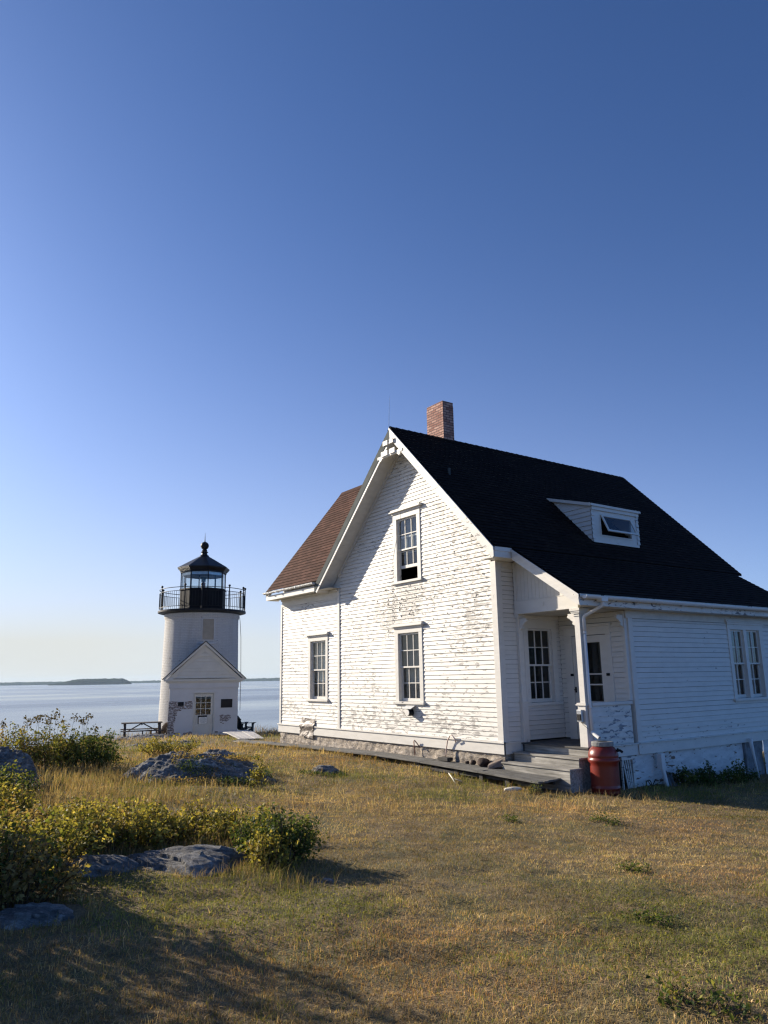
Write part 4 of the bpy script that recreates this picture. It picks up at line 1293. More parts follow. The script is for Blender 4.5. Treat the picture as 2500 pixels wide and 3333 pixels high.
# blocked window high on the tower
def tw(s, o, z):
    a = -math.pi / 2 + s / 1.79
    return (TC[0] + (1.79 + o) * math.cos(a), TC[1] + (1.79 + o) * math.sin(a), z)
b = MB()
for s0_, s1_, z0_, z1_ in ((.02, .05, 4.21, 5.19), (.58, .61, 4.21, 5.19), (.02, .61, 5.19, 5.22), (.02, .61, 4.18, 4.21)): b.box(s0_, s1_, -.06, .03, z0_, z1_, tw)
b.box(-.06, .69, -.02, .05, 4.02, 4.09, tw)
wf = lb(b, 'tower_window', 'render', label='blocked window with a clouded pane')
b = MB(); b.box(.05, .58, -.05, .012, 4.21, 5.19, tw); lb(b, 'pane', 'frost', wf)
b = MB(); b.tube([tw(2.74, .02, 5.45), tw(2.76, .06, 5.2), tw(2.74, .12, 4.4), tw(2.72, .16, 2.6), tw(2.75, .16, .9)], .012, 6); lb(b, 'lightning_cable', 'black')

# gabled entry shed
th = math.radians(2.6); ct_, st_ = math.cos(th), math.sin(th)
def sh(x, y, z): return (x * ct_ - y * st_, x * st_ + y * ct_, z)
def mF(s, o, z): return sh(s, -o, z)
b = MB()
dx0, dx1, dz1 = -.50, .43, 1.79
# front wall as pieces round the doorway
b.box(-1.525, dx0, 0, .12, -.45, 2.24, sh); b.box(dx1, 1.44, 0, .12, -.45, 2.24, sh); b.box(dx0, dx1, 0, .12, dz1, 2.24, sh)
b.box(-1.525, -1.40, .12, 1.9, -.45, 2.24, sh); b.box(1.315, 1.44, .12, 1.9, -.45, 2.24, sh)
sw = lb(b, 'shed_wall', 'render')
b = MB()
b.box(-1.55, 1.465, -.03, -.001, 2.075, 2.24, sh); b.box(-1.56, 1.475, -.045, -.001, 2.02, 2.075, sh)
lb(b, 'frieze_band', 'render')
b = MB()
pk = [(-1.53, 2.02), (-.62, 2.02), (-.42, 2.055), (-.20, 2.11), (-.04, 2.135), (.12, 2.11), (.35, 2.055), (.55, 2.02), (1.44, 2.02), (1.44, 1.995), (.57, 1.995), (.36, 2.03), (.12, 2.085), (-.04, 2.11), (-.20, 2.085), (-.43, 2.03), (-.63, 1.995), (-1.53, 1.995)]
b.prism(pk, .001, .018, lambda u, d, v: mF(u, d, v)); lb(b, 'hood_moulding', 'render')
# pediment: clapboards, raking boards, cornice, roof
AP = (-.05, 4.08); EL, ER, EZ = -1.83, 1.75, 2.42
b = MB()
z = 2.45
while z < 3.65:
    zt = z + .145
    f = lambda zz, s: AP[0] + (s * (AP[1] - .28 - zz)) * ((ER - AP[0]) / (AP[1] - EZ) if s > 0 else (AP[0] - EL) / (AP[1] - EZ))
    if zt < AP[1] - .3:
        b.quad(mF(f(z, -1), .03, z), mF(f(z, 1), .03, z), mF(f(zt, 1), .004, zt - .012), mF(f(zt, -1), .004, zt - .012))
        b.quad(mF(f(z, -1), .0, z), mF(f(z, 1), .0, z), mF(f(z, 1), .03, z), mF(f(z, -1), .03, z))
    z = zt
b.quad(mF(-1.5, 0, 2.44), mF(1.42, 0, 2.44), mF(AP[0], 0, AP[1] - .12))
lb(b, 'gable_clapboards', 'shedtrim', fix=False)
b = MB()
for ex in (EL, ER):
    sl_ = (AP[1] - EZ) / (ex - AP[0])
    zz = lambda x, off: AP[1] - off - abs(x - AP[0]) * abs(sl_)
    b.prism([(AP[0], AP[1] - .04), (ex, EZ - .01), (ex + (.1 if ex < 0 else -.1), EZ - .01), (AP[0], AP[1] - .17)], .10, .14, lambda u, d, v: mF(u, d, v))
    b.prism([(AP[0], AP[1] - .17), (ex * .93, zz(ex * .93, .17)), (ex * .80, zz(ex * .93, .17)), (AP[0], AP[1] - .42)], .017, .045, lambda u, d, v: mF(u, d, v))
b.box(-1.80, 1.72, -.12, -.001, 2.33, 2.415, sh); b.box(-1.70, 1.62, -.075, -.001, 2.275, 2.33, sh); b.box(-1.60, 1.52, -.04, -.001, 2.24, 2.275, sh)
lb(b, 'pediment_cornice', 'shedtrim')
b = MB()
for ex in (EL - .03, ER + .03):
    P = [(AP[0], AP[1] + .02), (ex, EZ + .005), (ex, EZ - .03), (AP[0], AP[1] - .035)]
    b.prism(P, -1.95, .15, lambda u, d, v: mF(u, d, v))
lb(b, 'shed_roof', 'blackroof')
b = MB(); b.box(-.47, .37, -.055, -.017, 3.40, 3.49, sh); b.prism([(-.1, 3.64), (-.04, 3.70), (.16, 3.50), (.10, 3.50)], .017, .04, lambda u, d, v: mF(u, d, v)); lb(b, 'gable_bar', 'shedtrim')
# door
b = MB()
b.box(dx0, dx0 + .045, -.03, .06, -.1, dz1, sh); b.box(dx1 - .045, dx1, -.03, .06, -.1, dz1, sh); b.box(dx0 - .02, dx1 + .02, -.035, .06, dz1, dz1 + .05, sh)
lb(b, 'door_frame', 'shedtrim')
b = MB()
e0, e1 = dx0 + .05, dx1 - .05
g0, g1, gz0, gz1 = -.385, .262, .87, 1.64
b.box(e0, g0, .03, .07, -.1, dz1 - .01, sh); b.box(g1, e1, .03, .07, -.1, dz1 - .01, sh); b.box(g0, g1, .03, .07, gz1, dz1 - .01, sh); b.box(g0, g1, .03, .07, .70, gz0, sh)
b.box(g0, g1, .045, .07, -.1, .70, sh); b.box(g0, g1, .03, .0449, .37, .47, sh); b.box(g0, g1, .03, .0449, -.1, .03, sh)
for i in (1, 2):
    x = g0 + (g1 - g0) * i / 3; b.box(x - .012, x + .012, .035, .06, gz0, gz1, sh)
    z = gz0 + (gz1 - gz0) * i / 3; b.box(g0, g1, .036, .059, z - .012, z + .012, sh)
dr = lb(b, 'entry_door', 'shedtrim', label='cream door with nine panes')
b = MB(); b.quad(sh(g0, .05, gz0), sh(g1, .05, gz0), sh(g1, .05, gz1), sh(g0, .05, gz1)); lb(b, 'pane', 'glass', dr)
b = MB(); b.tube([sh(.315, .03, .90), sh(.315, -.02, .90)], .03, 10); b.box(.30, .335, .015, .03, .80, .86, sh); lb(b, 'door_knob', 'steel', dr)
b = MB(); b.box(-.27, .12, .005, .028, .48, .84, sh); nt_ = lb(b, 'notice_board', 'black', dr)
b = MB(); b.box(-.235, .115, -.004, .0049, .485, .77, sh)
nt2 = lb(b, 'notice_sheet', 'cream', dr)
b = MB()
for i, (a0, a1) in enumerate(((-.12, .02), (-.19, .08), (-.20, .09), (-.18, .06), (-.19, .08), (-.15, .05))):
    xx_ = a0
    while xx_ < a1:
        w_ = rng.uniform(.015, .04); b.box(xx_, min(a1, xx_ + w_), -.0052, -.0041, .735 - i * .042, .748 - i * .042, sh); xx_ += w_ + .009
lb(b, 'faded_lettering', 'ink', dr)
b = MB(); b.tube([sh(.40, -.045, -.1), sh(.40, -.045, .95)], .018, 6); b.box(.37, .43, -.06, -.03, .72, .85, sh); b.box(.34, .44, -.06, -.03, .03, .1, sh); lb(b, 'door_bar', 'shedtrim')
b = MB(); b.box(.47, .60, -.04, -.001, .10, .14, sh); lb(b, 'door_latch', 'black')
b = MB(); b.box(-1.145, -.90, -.02, -.001, 1.265, 1.44, sh); lb(b, 'plaque', 'black', label='small dark plaque on the bared brick')
b = MB(); b.box(.70, 1.20, -.022, -.001, 1.15, 1.52, sh); lb(b, 'plaque', 'black', label='large dark plaque right of the door')
b = MB(); b.box(-1.30, 1.30, 1.75, 1.76, -.4, 2.3, sh); b.box(-1.39, 1.30, .13, 1.75, -.35, -.3, sh); lb(b, 'shed_interior', 'inside')
b = MB(); b.box(-.42, -.20, 1.70, 1.745, 1.25, 1.85, sh); lb(b, 'inner_shelf', 'cream')
# bared brick where the render has fallen
def tpx(x, y): return (-1.554 + (x - 265 + (y - 850) * .035) * .00257 + .01, 1.279 - (y - 850) * .002513 + .97)
patches = [[(258, 1165), (330, 1158), (402, 1163), (408, 1236), (516, 1237), (520, 1172), (580, 1160), (640, 1163), (650, 1215), (640, 1292), (600, 1288), (560, 1302), (500, 1296), (455, 1325), (398, 1330), (392, 1400), (362, 1420), (372, 1470), (352, 1510), (340, 1560), (345, 1640), (332, 1700), (238, 1712), (240, 1600), (246, 1400), (252, 1280)],
           [(1095, 1412), (1130, 1402), (1165, 1406), (1200, 1424), (1235, 1406), (1272, 1412), (1302, 1450), (1280, 1480), (1262, 1502), (1222, 1530), (1160, 1520), (1135, 1548), (1112, 1545), (1100, 1500), (1108, 1450)],
           [(340, 1690), (400, 1684), (436, 1690), (430, 1735), (330, 1740)], [(500, 1700), (560, 1690), (610, 1676), (640, 1690), (640, 1740), (480, 1740)], [(1145, 1552), (1180, 1548), (1172, 1565), (1150, 1566)]]
for P in patches:
    b = MB(); pp = [tpx(*q) for q in P]
    # roughen the outline
    out = []
    for i in range(len(pp)):
        a, c_ = pp[i], pp[(i + 1) % len(pp)]
        for k in range(3):
            t = k / 3
            out.append((a[0] + (c_[0] - a[0]) * t + (rng.uniform(-.012, .012) if k else 0), a[1] + (c_[1] - a[1]) * t + (rng.uniform(-.012, .012) if k else 0)))
    b.quad(*[mF(x, .004, z) for x, z in out], uv=[(x, z) for x, z in out])
    lb(b, 'bared_brick', 'oldbrick', fix=False)

# ------------------------------------------------------------------ boardwalk and ramp
bw = thing('boardwalk', 'low grey plank boardwalk running along the front of the white house', 'boardwalk', (-4, -.4, -.6))
line = [(1.68, -.12, -.81, -.515), (0.0, -.10, -.76, -.480), (-2.0, -.06, -.66, -.455), (-4.2, -.03, -.58, -.445), (-6.5, -.03, -.55, -.475), (-8.2, -.05, -.56, -.50), (-9.9, -.10, -.62, -.525), (-11.6, .02, -.52, -.60), (-13.4, .55, .0, -.68), (-14.3, 1.1, .55, -.72)]
np_ = 5
for k in range(np_):
    b = MB(); xo = rng.uniform(-.06, .02)
    for i in range(len(line) - 1):
        (xa, ya0, ya1, za), (xb, yb0, yb1, zb) = line[i], line[i + 1]
        if i == 0: xa += xo
        f0, f1 = k / np_ + .012, (k + 1) / np_ - .012
        A0 = ya0 + (ya1 - ya0) * f0; A1 = ya0 + (ya1 - ya0) * f1; B0 = yb0 + (yb1 - yb0) * f0; B1 = yb0 + (yb1 - yb0) * f1
        j = rng.uniform(-.006, .006); g = .004
        za_ = za + j; zb_ = zb + j + rng.uniform(-.004, .004)
        b.hexa([(xb + g, B1, zb_ - .035), (xa - g, A1, za_ - .035), (xa - g, A0, za_ - .035), (xb + g, B0, zb_ - .035), (xb + g, B1, zb_), (xa - g, A1, za_), (xa - g, A0, za_), (xb + g, B0, zb_)])
    b.build('plank', M['walk'], bw, bevel=.004)
for (x, y, z) in ((1.52, -.72, -.55), (.75, -.70, -.54), (0.0, -.68, -.52), (-.8, -.64, -.51), (-1.5, -.60, -.50), (-2.2, -.56, -.49)):
    b = MB(); b.box(x - .05, x + .05, y, y + .10, -.98, z); b.build('support_post', M['walkleg'], bw)
b = MB()
b.box(-2.4, 1.56, -.62, -.58, -.62, -.56); b.box(-2.4, 1.56, -.30, -.26, -.62, -.56); b.build('joist', M['walkleg'], bw)

rp = thing('plank_ramp', 'bleached pale plank ramp leading to the lighthouse door', 'ramp', (-16.5, 1.9, -.8))
nl, nr = Vector((-14.25, .62, -.735)), Vector((-13.85, 1.45, -.745)); fl, fr = Vector((-19.3, 2.0, -.90)), Vector((-18.85, 3.05, -.86))
for k in range(5):
    b = MB(); a0, a1 = k / 5 + .012, (k + 1) / 5 - .012; ex = rng.uniform(-.2, .2)
    d = (fl - nl).normalized() * ex; up_ = Vector((0, 0, .04)); sg_ = Vector((0, 0, rng.uniform(-.01, .01)))
    hump = Vector((0, 0, .13))
    p = [nl.lerp(nr, a0) + sg_, nl.lerp(nr, a1) + sg_, fl.lerp(fr, a1) + d + sg_, fl.lerp(fr, a0) + d + sg_]
    m0 = p[0].lerp(p[3], .6) + hump; m1 = p[1].lerp(p[2], .6) + hump
    b.hexa([p[0], p[1], m1, m0] + [q + up_ for q in (p[0], p[1], m1, m0)])
    b.hexa([m0, m1, p[2] + hump * .8, p[3] + hump * .8] + [q + up_ for q in (m0, m1, p[2] + hump * .8, p[3] + hump * .8)])
    b.build('plank', M['ramp'], rp)

# ------------------------------------------------------------------ rain barrel
bc = (2.135, .47); bz = -.80
rb = thing('rain_barrel', 'dark red plastic rain barrel beside the porch steps', 'barrel', (*bc, bz))
b = MB()
b.lathe([(.20, -.80), (.25, -.80), (.265, -.77), (.262, -.74), (.262, -.705), (.272, -.69), (.272, -.665), (.262, -.65), (.262, -.62), (.262, -.36), (.262, -.30), (.266, -.24), (.284, -.215), (.288, -.185), (.282, -.165), (.270, -.155), (.270, -.14), (.276, -.125), (.272, -.09), (.262, -.05), (.240, -.005), (.205, .035), (.185, .05), (.180, .06), (.18, .08)], 48, bc)
b.build('barrel_body', M['red'], rb, smooth=True)
b = MB()
for k in range(48):
    pass
pf = [(.182, .055), (.196, .055), (.198, .065), (.198, .125), (.19, .137), (.10, .138)]
base = len(b.v); n_ = 96
for r, z in pf:
    for k in range(n_):
        t = 2 * math.pi * k / n_; rr = r + (.004 if (k // 1) % 2 and .06 < z < .13 and r > .19 else 0)
        b.v.append((bc[0] + rr * math.cos(t), bc[1] + rr * math.sin(t), z))
for i in range(len(pf) - 1):
    for k in range(n_):
        k2 = (k + 1) % n_; b.f.append((base + i * n_ + k, base + i * n_ + k2, base + (i + 1) * n_ + k2, base + (i + 1) * n_ + k))
b.build('screw_lid', M['lid'], rb)
b = MB(); a_ = rad(25); dx_, dy_ = math.cos(a_), math.sin(a_)
b.tube([(bc[0] + .24 * dx_, bc[1] + .24 * dy_, -.03), (bc[0] + .31 * dx_, bc[1] + .31 * dy_, -.015), (bc[0] + .36 * dx_, bc[1] + .36 * dy_, -.05)], .024, 10); b.tube([(bc[0] + .26 * dx_, bc[1] + .26 * dy_, -.03), (bc[0] + .28 * dx_, bc[1] + .28 * dy_, .02)], .016, 8)
b.build('overflow_tap', M['black'], rb)

# ------------------------------------------------------------------ picnic table (seen side on), chairs
def frame(loc, rz):
    c_, s_ = math.cos(rz), math.sin(rz)
    return loc, rz
tp = (-21.65, -.54); tz = -1.10
rzt = math.atan2(.95, .31) + rad(2)
pt = thing('picnic_table', 'dark weathered picnic table on the ledge left of the lighthouse', 'picnic table', (*tp, tz), rzt)
def pb(mb, name, mat='table', par=None, **k): return mb.build(name, M[mat], par or pt, world=False, **k)
for k in range(5):
    b = MB(); y = -.36 + k * .145; b.box(-.84, .84, y, y + .135, .72, .757); pb(b, 'top_plank', bevel=.004)
for sy in (-1, 1):
    b = MB(); b.box(-.86, .86, sy * .72 - .13, sy * .72 + .13, .42, .458); pb(b, 'seat', bevel=.004)
for sx in (-.68, .74):
    b = MB()
    for sy in (-1, 1): b.beam((sx, sy * .68, 0.0), (sx, sy * .26, .72), .045, .09, (1, 0, 0))
    b.box(sx - .065, sx - .023, -.80, .80, .32, .415); b.box(sx - .065, sx - .023, -.33, .33, .62, .715); pb(b, 'end_frame')
for sx, ex in ((-.60, -.02), (.66, .06)):
    b = MB(); b.beam((sx, 0, .38), (ex, 0, .70), .045, .09, (0, 1, 0)); pb(b, 'brace')
b = MB(); b.box(-.03, .03, -.33, .33, .66, .715); b.box(0, .05, -.74, -.68, .28, .42); pb(b, 'centre_cleat')

def adirondack(name, label, cat, loc, rz, mat, s=1.0):
    t = thing(name, label, cat, loc, rz)
    P = lambda x, y, z: (x * s, y * s, z * s)
    def bb(b, nm): return b.build(nm, M[mat], t, world=False)
    # faces +x ; back at -x
    for k in range(6):
        y = -.27 + k * .094; hh = .96 - .0 - (abs(k - 2.5) / 2.5) ** 2 * .10
        b = MB(); b.hexa([P(-.16, y, .25), P(-.16, y + .078, .25), P(-.14, y + .078, .25), P(-.14, y, .25), P(-.46, y - .004 + (k - 2.5) * .012, hh), P(-.46, y + .082 + (k - 2.5) * .012, hh), P(-.438, y + .082 + (k - 2.5) * .012, hh), P(-.438, y - .004 + (k - 2.5) * .012, hh)]); bb(b, 'back_slat')
    b = MB(); b.box(-.385 * s, -.355 * s, -.30 * s, .30 * s, .72 * s, .79 * s); b.box(-.27 * s, -.24 * s, -.30 * s, .30 * s, .44 * s, .50 * s); bb(b, 'back_rail')
    for k in range(5):
        x = -.12 + k * .10; z = .28 + k * .022; b = MB(); b.box(x * s, (x + .088) * s, -.28 * s, .28 * s, z * s, (z + .022) * s); bb(b, 'seat_slat')
    for sy in (-1, 1):
        b = MB(); b.hexa([P(-.30, sy * .31 - .06, .555), P(.42, sy * .33 - .08, .575), P(.42, sy * .33 + .08, .575), P(-.30, sy * .31 + .04, .555), P(-.30, sy * .31 - .06, .578), P(.42, sy * .33 - .08, .60), P(.42, sy * .33 + .08, .60), P(-.30, sy * .31 + .04, .578)]); bb(b, 'armrest')
        b = MB(); b.box(.24 * s, .34 * s, (sy * .30 - .02) * s, (sy * .30 + .02) * s, 0, .575 * s); b.hexa([P(.26, sy * .3 - .02, .46), P(.32, sy * .3 - .02, .46), P(.32, sy * .3 + .02, .46), P(.26, sy * .3 + .02, .46), P(.24, sy * .3 - .02, .57), P(.40, sy * .3 - .02, .575), P(.40, sy * .3 + .02, .575), P(.24, sy * .3 + .02, .57)]); bb(b, 'front_leg')
        b = MB(); b.hexa([P(-.56, sy * .27 - .02, 0), P(-.46, sy * .27 - .02, 0), P(-.46, sy * .27 + .02, 0), P(-.56, sy * .27 + .02, 0), P(.34, sy * .27 - .02, .27), P(.36, sy * .27 - .02, .40), P(.36, sy * .27 + .02, .40), P(.34, sy * .27 + .02, .27)]); bb(b, 'seat_rail')
        b = MB(); b.beam(P(-.40, sy * .29, .06), P(-.24, sy * .29, .56), .04 * s, .06 * s, (1, 0, 0)); bb(b, 'rear_post')
    return t
adirondack('adirondack_chair', 'dark green slatted garden chair at the right of the lighthouse shed', 'chair', (-21.75, 4.30, -1.16), math.atan2(.9068, .4214) + rad(32), 'greenwood', .98)
adirondack('lounge_chair', 'old reddish wooden chair behind the picnic table', 'chair', (-23.2, .75, -1.28), math.atan2(.95, .31) + rad(150), 'oldwood', .85)

# ------------------------------------------------------------------ stones, wood and small things near the house
def stone(name, label, cat, c, r, mat, seed, sub=3, amp=.25, flat=1.0, group=None):
    bm = bmesh.new(); bmesh.ops.create_icosphere(bm, subdivisions=sub, radius=1)
    for v in bm.verts:
        p = v.co * 1.3 + Vector((seed, seed * 2, 0))
        k = 1 + amp * (mnoise.noise(p) + .5 * mnoise.noise(p * 2.3) + .3 * mnoise.noise(p * 5))
        v.co = Vector((v.co.x * r[0] * k, v.co.y * r[1] * k, v.co.z * r[2] * k))
    me = bpy.data.meshes.new(name); bm.to_mesh(me); bm.free(); me.shade_smooth()
    me.materials.append(M[mat])
    o = bpy.data.objects.new(name, me); C.objects.link(o); o.location = c; o.rotation_euler = (0, 0, seed)
    tag(o, label, cat, group)
    return o
stone('round_stone', 'rust brown boulder on the boardwalk against the house corner', 'stone', (-.50, -.14, -.41), (.15, .12, .10), 'rustrock', 2.0, 3, .3)
stone('cobble', 'small brown cobble left of the rust brown boulder', 'stone', (-.86, -.10, -.43), (.07, .06, .055), 'rustrock', 3.1)
stone('cobble', 'smallest brown cobble, farther left of the boulder', 'stone', (-1.05, -.10, -.445), (.05, .05, .04), 'rustrock', 4.3)
b = MB(); b.hexa([(-.30, -.16, -.47), (-.16, -.34, -.49), (.10, -.16, -.43), (-.02, -.02, -.41), (-.34, -.13, -.40), (-.18, -.31, -.42), (.06, -.12, -.29), (-.04, .0 - .03, -.29)])
tag(b.build('timber_offcut', M['oldwood'], bevel=.012), 'split brown timber block leaning at the house corner', 'timber')
b = MB(); b.box(-1.85, -1.52, -.26, -.10, -.45, -.375); tag(b.build('wood_block', M['walkleg'], bevel=.008), 'dark wooden block on the boardwalk under the pale hose', 'timber')
stone('white_stone', 'flat white stone lying in the grass before the boardwalk', 'stone', (1.20, -.97, gz(1.2, -.97) + .025), (.165, .07, .045), 'whiterock', .9, 3, .2)
b = MB(); z0 = gz(-.2, -1.25); b.tube([(-.55, -1.05, gz(-.55, -1.05) + .10), (-.2, -1.25, z0 + .06), (.12, -1.45, gz(.12, -1.45) + .02)], [.010, .014, .008], 6); b.tube([(-.2, -1.25, z0 + .06), (.02, -1.2, z0 + .02)], .007, 5)
tag(b.build('driftwood_stick', M['whiterock'], smooth=True), 'bleached stick in the grass by the boardwalk', 'stick')
b = MB(); b.hexa([(1.86, 2.68, -1.05), (2.05, 2.60, -1.05), (2.05, 3.16, -1.06), (1.88, 3.22, -1.06), (1.84, 2.69, -.88), (1.87, 2.66, -.87), (1.87, 3.16, -.92), (1.84, 3.2, -.92)])
b = MB(); b.beam((2.06, 2.70, -1.0), (1.87, 2.82, -.66), .10, .03, (0, 1, 0)); b.hexa([(2.04, 2.62, -1.0), (2.08, 2.62, -1.0), (2.16, 3.22, -1.02), (2.12, 3.22, -1.02), (1.86, 2.72, -.70), (1.89, 2.72, -.70), (1.92, 3.12, -.88), (1.89, 3.12, -.88)])
tag(b.build('slate_slab', M['slate'], bevel=.006), 'grey slate slab leaning on the whitewashed foundation', 'slab')
dp = thing('drain_pipe', 'white jointed drain pipe leaning on the kitchen foundation', 'pipe', (1.9, 2.55, -.95))
b = MB(); b.box(1.86, 1.97, 2.47, 2.60, -.55, -.235); b.build('pipe_head', M['gutter'], dp, bevel=.01)
b = MB(); b.tube([(1.93, 2.545, -.55), (1.98, 2.60, -1.0)], .042, 12); b.tube([(1.975, 2.595, -.90), (1.985, 2.605, -1.0)], .052, 12); b.build('pipe_body', M['gutter'], dp, smooth=False)
b = MB(); b.tube([(1.92, 5.95, -.14), (1.92, 5.96, -.26), (1.95, 5.99, -.6), (2.0, 6.02, -1.12)], [.045, .045, .024, .02], 10)
tag(b.build('vent_pipe', M['gutter'], smooth=True), 'thin white pipe standing before the grey tarp panel', 'pipe')
b = MB()
b.tube([(1.90 + .0 * math.cos(t), 2.08 + .085 * math.cos(t), -.80 + .085 * math.sin(t)) for t in np.linspace(0, 6.283, 20)], .010, 6, caps=False)
b.tube([(1.90, 2.02, -.98), (1.91, 2.30, -.72)], .010, 5); b.tube([(1.90, 2.05, -.72), (1.91, 2.28, -.98)], .010, 5); b.tube([(1.90, 2.2, -.84), (1.92, 2.33, -.80), (1.93, 2.35, -.9)], .008, 5)
tag(b.build('iron_wheel', M['black']), 'small black iron wheel and rods against the whitewash', 'iron scrap')

# ------------------------------------------------------------------ rocks
def ledge(name, label, c, rx, ry, h, rz, seed, sink=.12, amp=.22):
    n_, k_ = 180, 64; vs_, fs = [], []
    for j in range(k_ + 1):
        q = j / k_
        for i in range(n_):
            t = 2 * math.pi * i / n_
            rr = q * (1 + .30 * mnoise.noise(Vector((math.cos(t) * 1.3 + seed, math.sin(t) * 1.3, seed))) + .20 * mnoise.noise(Vector((math.cos(t) * 3.5 + seed, math.sin(t) * 3.5, 2))))
            x, y = rr * rx * math.cos(t), rr * ry * math.sin(t)
            z = h * (1 - q ** 2.6)
            p = Vector((x * 1.1 + seed, y * 1.1, seed))
            # glacial ledge: stepped grain along x
            z += h * amp * (1.3 * mnoise.noise(p * 1.3) + 1.0 * mnoise.noise(Vector((x * 1.6 / max(.3, rx), y * 5 / max(.3, ry), seed))) + 1.1 * abs(mnoise.noise(Vector((x * 2.5, y * 9, seed)))) + .6 * mnoise.noise(p * 7) + .4 * mnoise.noise(p * 17)) * (1 - .45 * q) - sink * q ** 4
            # split along the grain: broken steps
            w_ = z + .10 * x + .05 * mnoise.noise(p * 2.1); st_ = .055 + .02 * mnoise.noise(Vector((seed, x, y)))
            z += .42 * (math.floor(w_ / st_) * st_ - w_) * (1 - q ** 3)
            vs_.append((x, y, z))
    for j in range(k_):
        for i in range(n_):
            i2 = (i + 1) % n_
            fs.append((j * n_ + i, j * n_ + i2, (j + 1) * n_ + i2, (j + 1) * n_ + i))
    me = bpy.data.meshes.new(name); me.from_pydata(vs_, [], fs); me.shade_smooth(); me.materials.append(M['rock'])
    o = bpy.data.objects.new(name, me); C.objects.link(o); o.location = (c[0], c[1], gz(c[0], c[1]) - .02 + (c[2] if len(c) > 2 else 0)); o.rotation_euler = (0, 0, rz)
    return tag(o, label, 'rock')
VR = math.atan2(.816, .577)     # picture-right on the ground
ROCKS = [
 ('rock_ledge', 'large bare grey ledge dome in the middle distance with plants on its right side', (-2.35, -5.85, 0), 1.4, 1.0, .40, VR, 2.2),
 ('rock_ledge', 'darker hump of ledge behind the large dome, toward the lighthouse ramp', (-3.4, -4.75, .0), .75, .6, .34, VR, 5.1),
 ('rock_outcrop', 'small dark rock hump in the dry lawn before the boardwalk', (-2.2, -2.95, -.02), .42, .38, .20, VR, 7.7),
 ('rock_slab', 'broad flat grey slab in the foreground shade below the bushes', (4.50, -8.52, 0), .78, .60, .125, VR, 3.3),
 ('rock_slab', 'smaller flat grey slab left of the broad foreground slab', (4.40, -9.28, -.0), .46, .40, .10, VR, 9.4),
 ('rock_slab', 'lowest grey slab at the bottom left of the foreground', (5.62, -10.05, -.03), .45, .40, .09, VR, 11.8),
 ('boulder', 'blocky grey boulder at the left edge among the bushes', (-2.6, -9.05, .05), .62, .5, .62, VR, 13.6),
 ('rock_outcrop', 'small mossy rock at the foot of the dark foreground shrub', (5.68, -7.66, -.05), .24, .15, .085, VR, 15.5),
 ('rock_ledge', 'long low ledge under the picnic table', (-19.6, -.9, -.05), 1.9, 1.1, .20, VR, 17.2),
 ('rock_ledge', 'thin grey ledge crossing the dry grass toward the lighthouse', (-13.8, -2.2, -.06), 2.0, .8, .16, VR + .5, 19.9),
]
RK = [ledge(*a) for a in ROCKS]

# ------------------------------------------------------------------ vegetation
def mesh_from_arrays(name, V, faces_flat, loop_tot, col, mat):
    me = bpy.data.meshes.new(name)
    nv = len(V); nf = len(loop_tot)
    me.vertices.add(nv); me.vertices.foreach_set('co', V.astype(np.float32).ravel())
    me.loops.add(len(faces_flat)); me.loops.foreach_set('vertex_index', faces_flat.astype(np.int32))
    me.polygons.add(nf)
    st = np.concatenate([[0], np.cumsum(loop_tot)[:-1]])
    me.polygons.foreach_set('loop_start', st.astype(np.int32))
    me.update(calc_edges=True)
    a = me.attributes.new('Col', 'FLOAT_COLOR', 'POINT')
    a.data.foreach_set('color', np.concatenate([col, np.ones((nv, 1))], 1).astype(np.float32).ravel())
    me.materials.append(mat)
    return me

def leaves(P, Nn, size, cols, r):
    """P (n,3) positions; Nn normals; rhombus leaf folded down the midrib -> arrays"""
    n_ = len(P)
    T = r.normal(size=(n_, 3)); T -= Nn * (T * Nn).sum(1, keepdims=True); T /= np.linalg.norm(T, axis=1, keepdims=True) + 1e-9
    B = np.cross(Nn, T)
    s = size * r.uniform(.6, 1.35, (n_, 1))
    w = .30
    a = P; c = P + T * s; bL = P + T * s * .5 + B * s * w + Nn * s * .10; bR = P + T * s * .5 - B * s * w + Nn * s * .10
    V = np.stack([a, bR, c, bL], 1).reshape(-1, 3)
    i = np.arange(n_) * 4
    F = np.stack([i, i + 1, i + 2, i, i + 2, i + 3], 1).ravel()
    lt = np.full(n_ * 2, 3)
    return V, F, lt, np.repeat(cols, 4, 0)

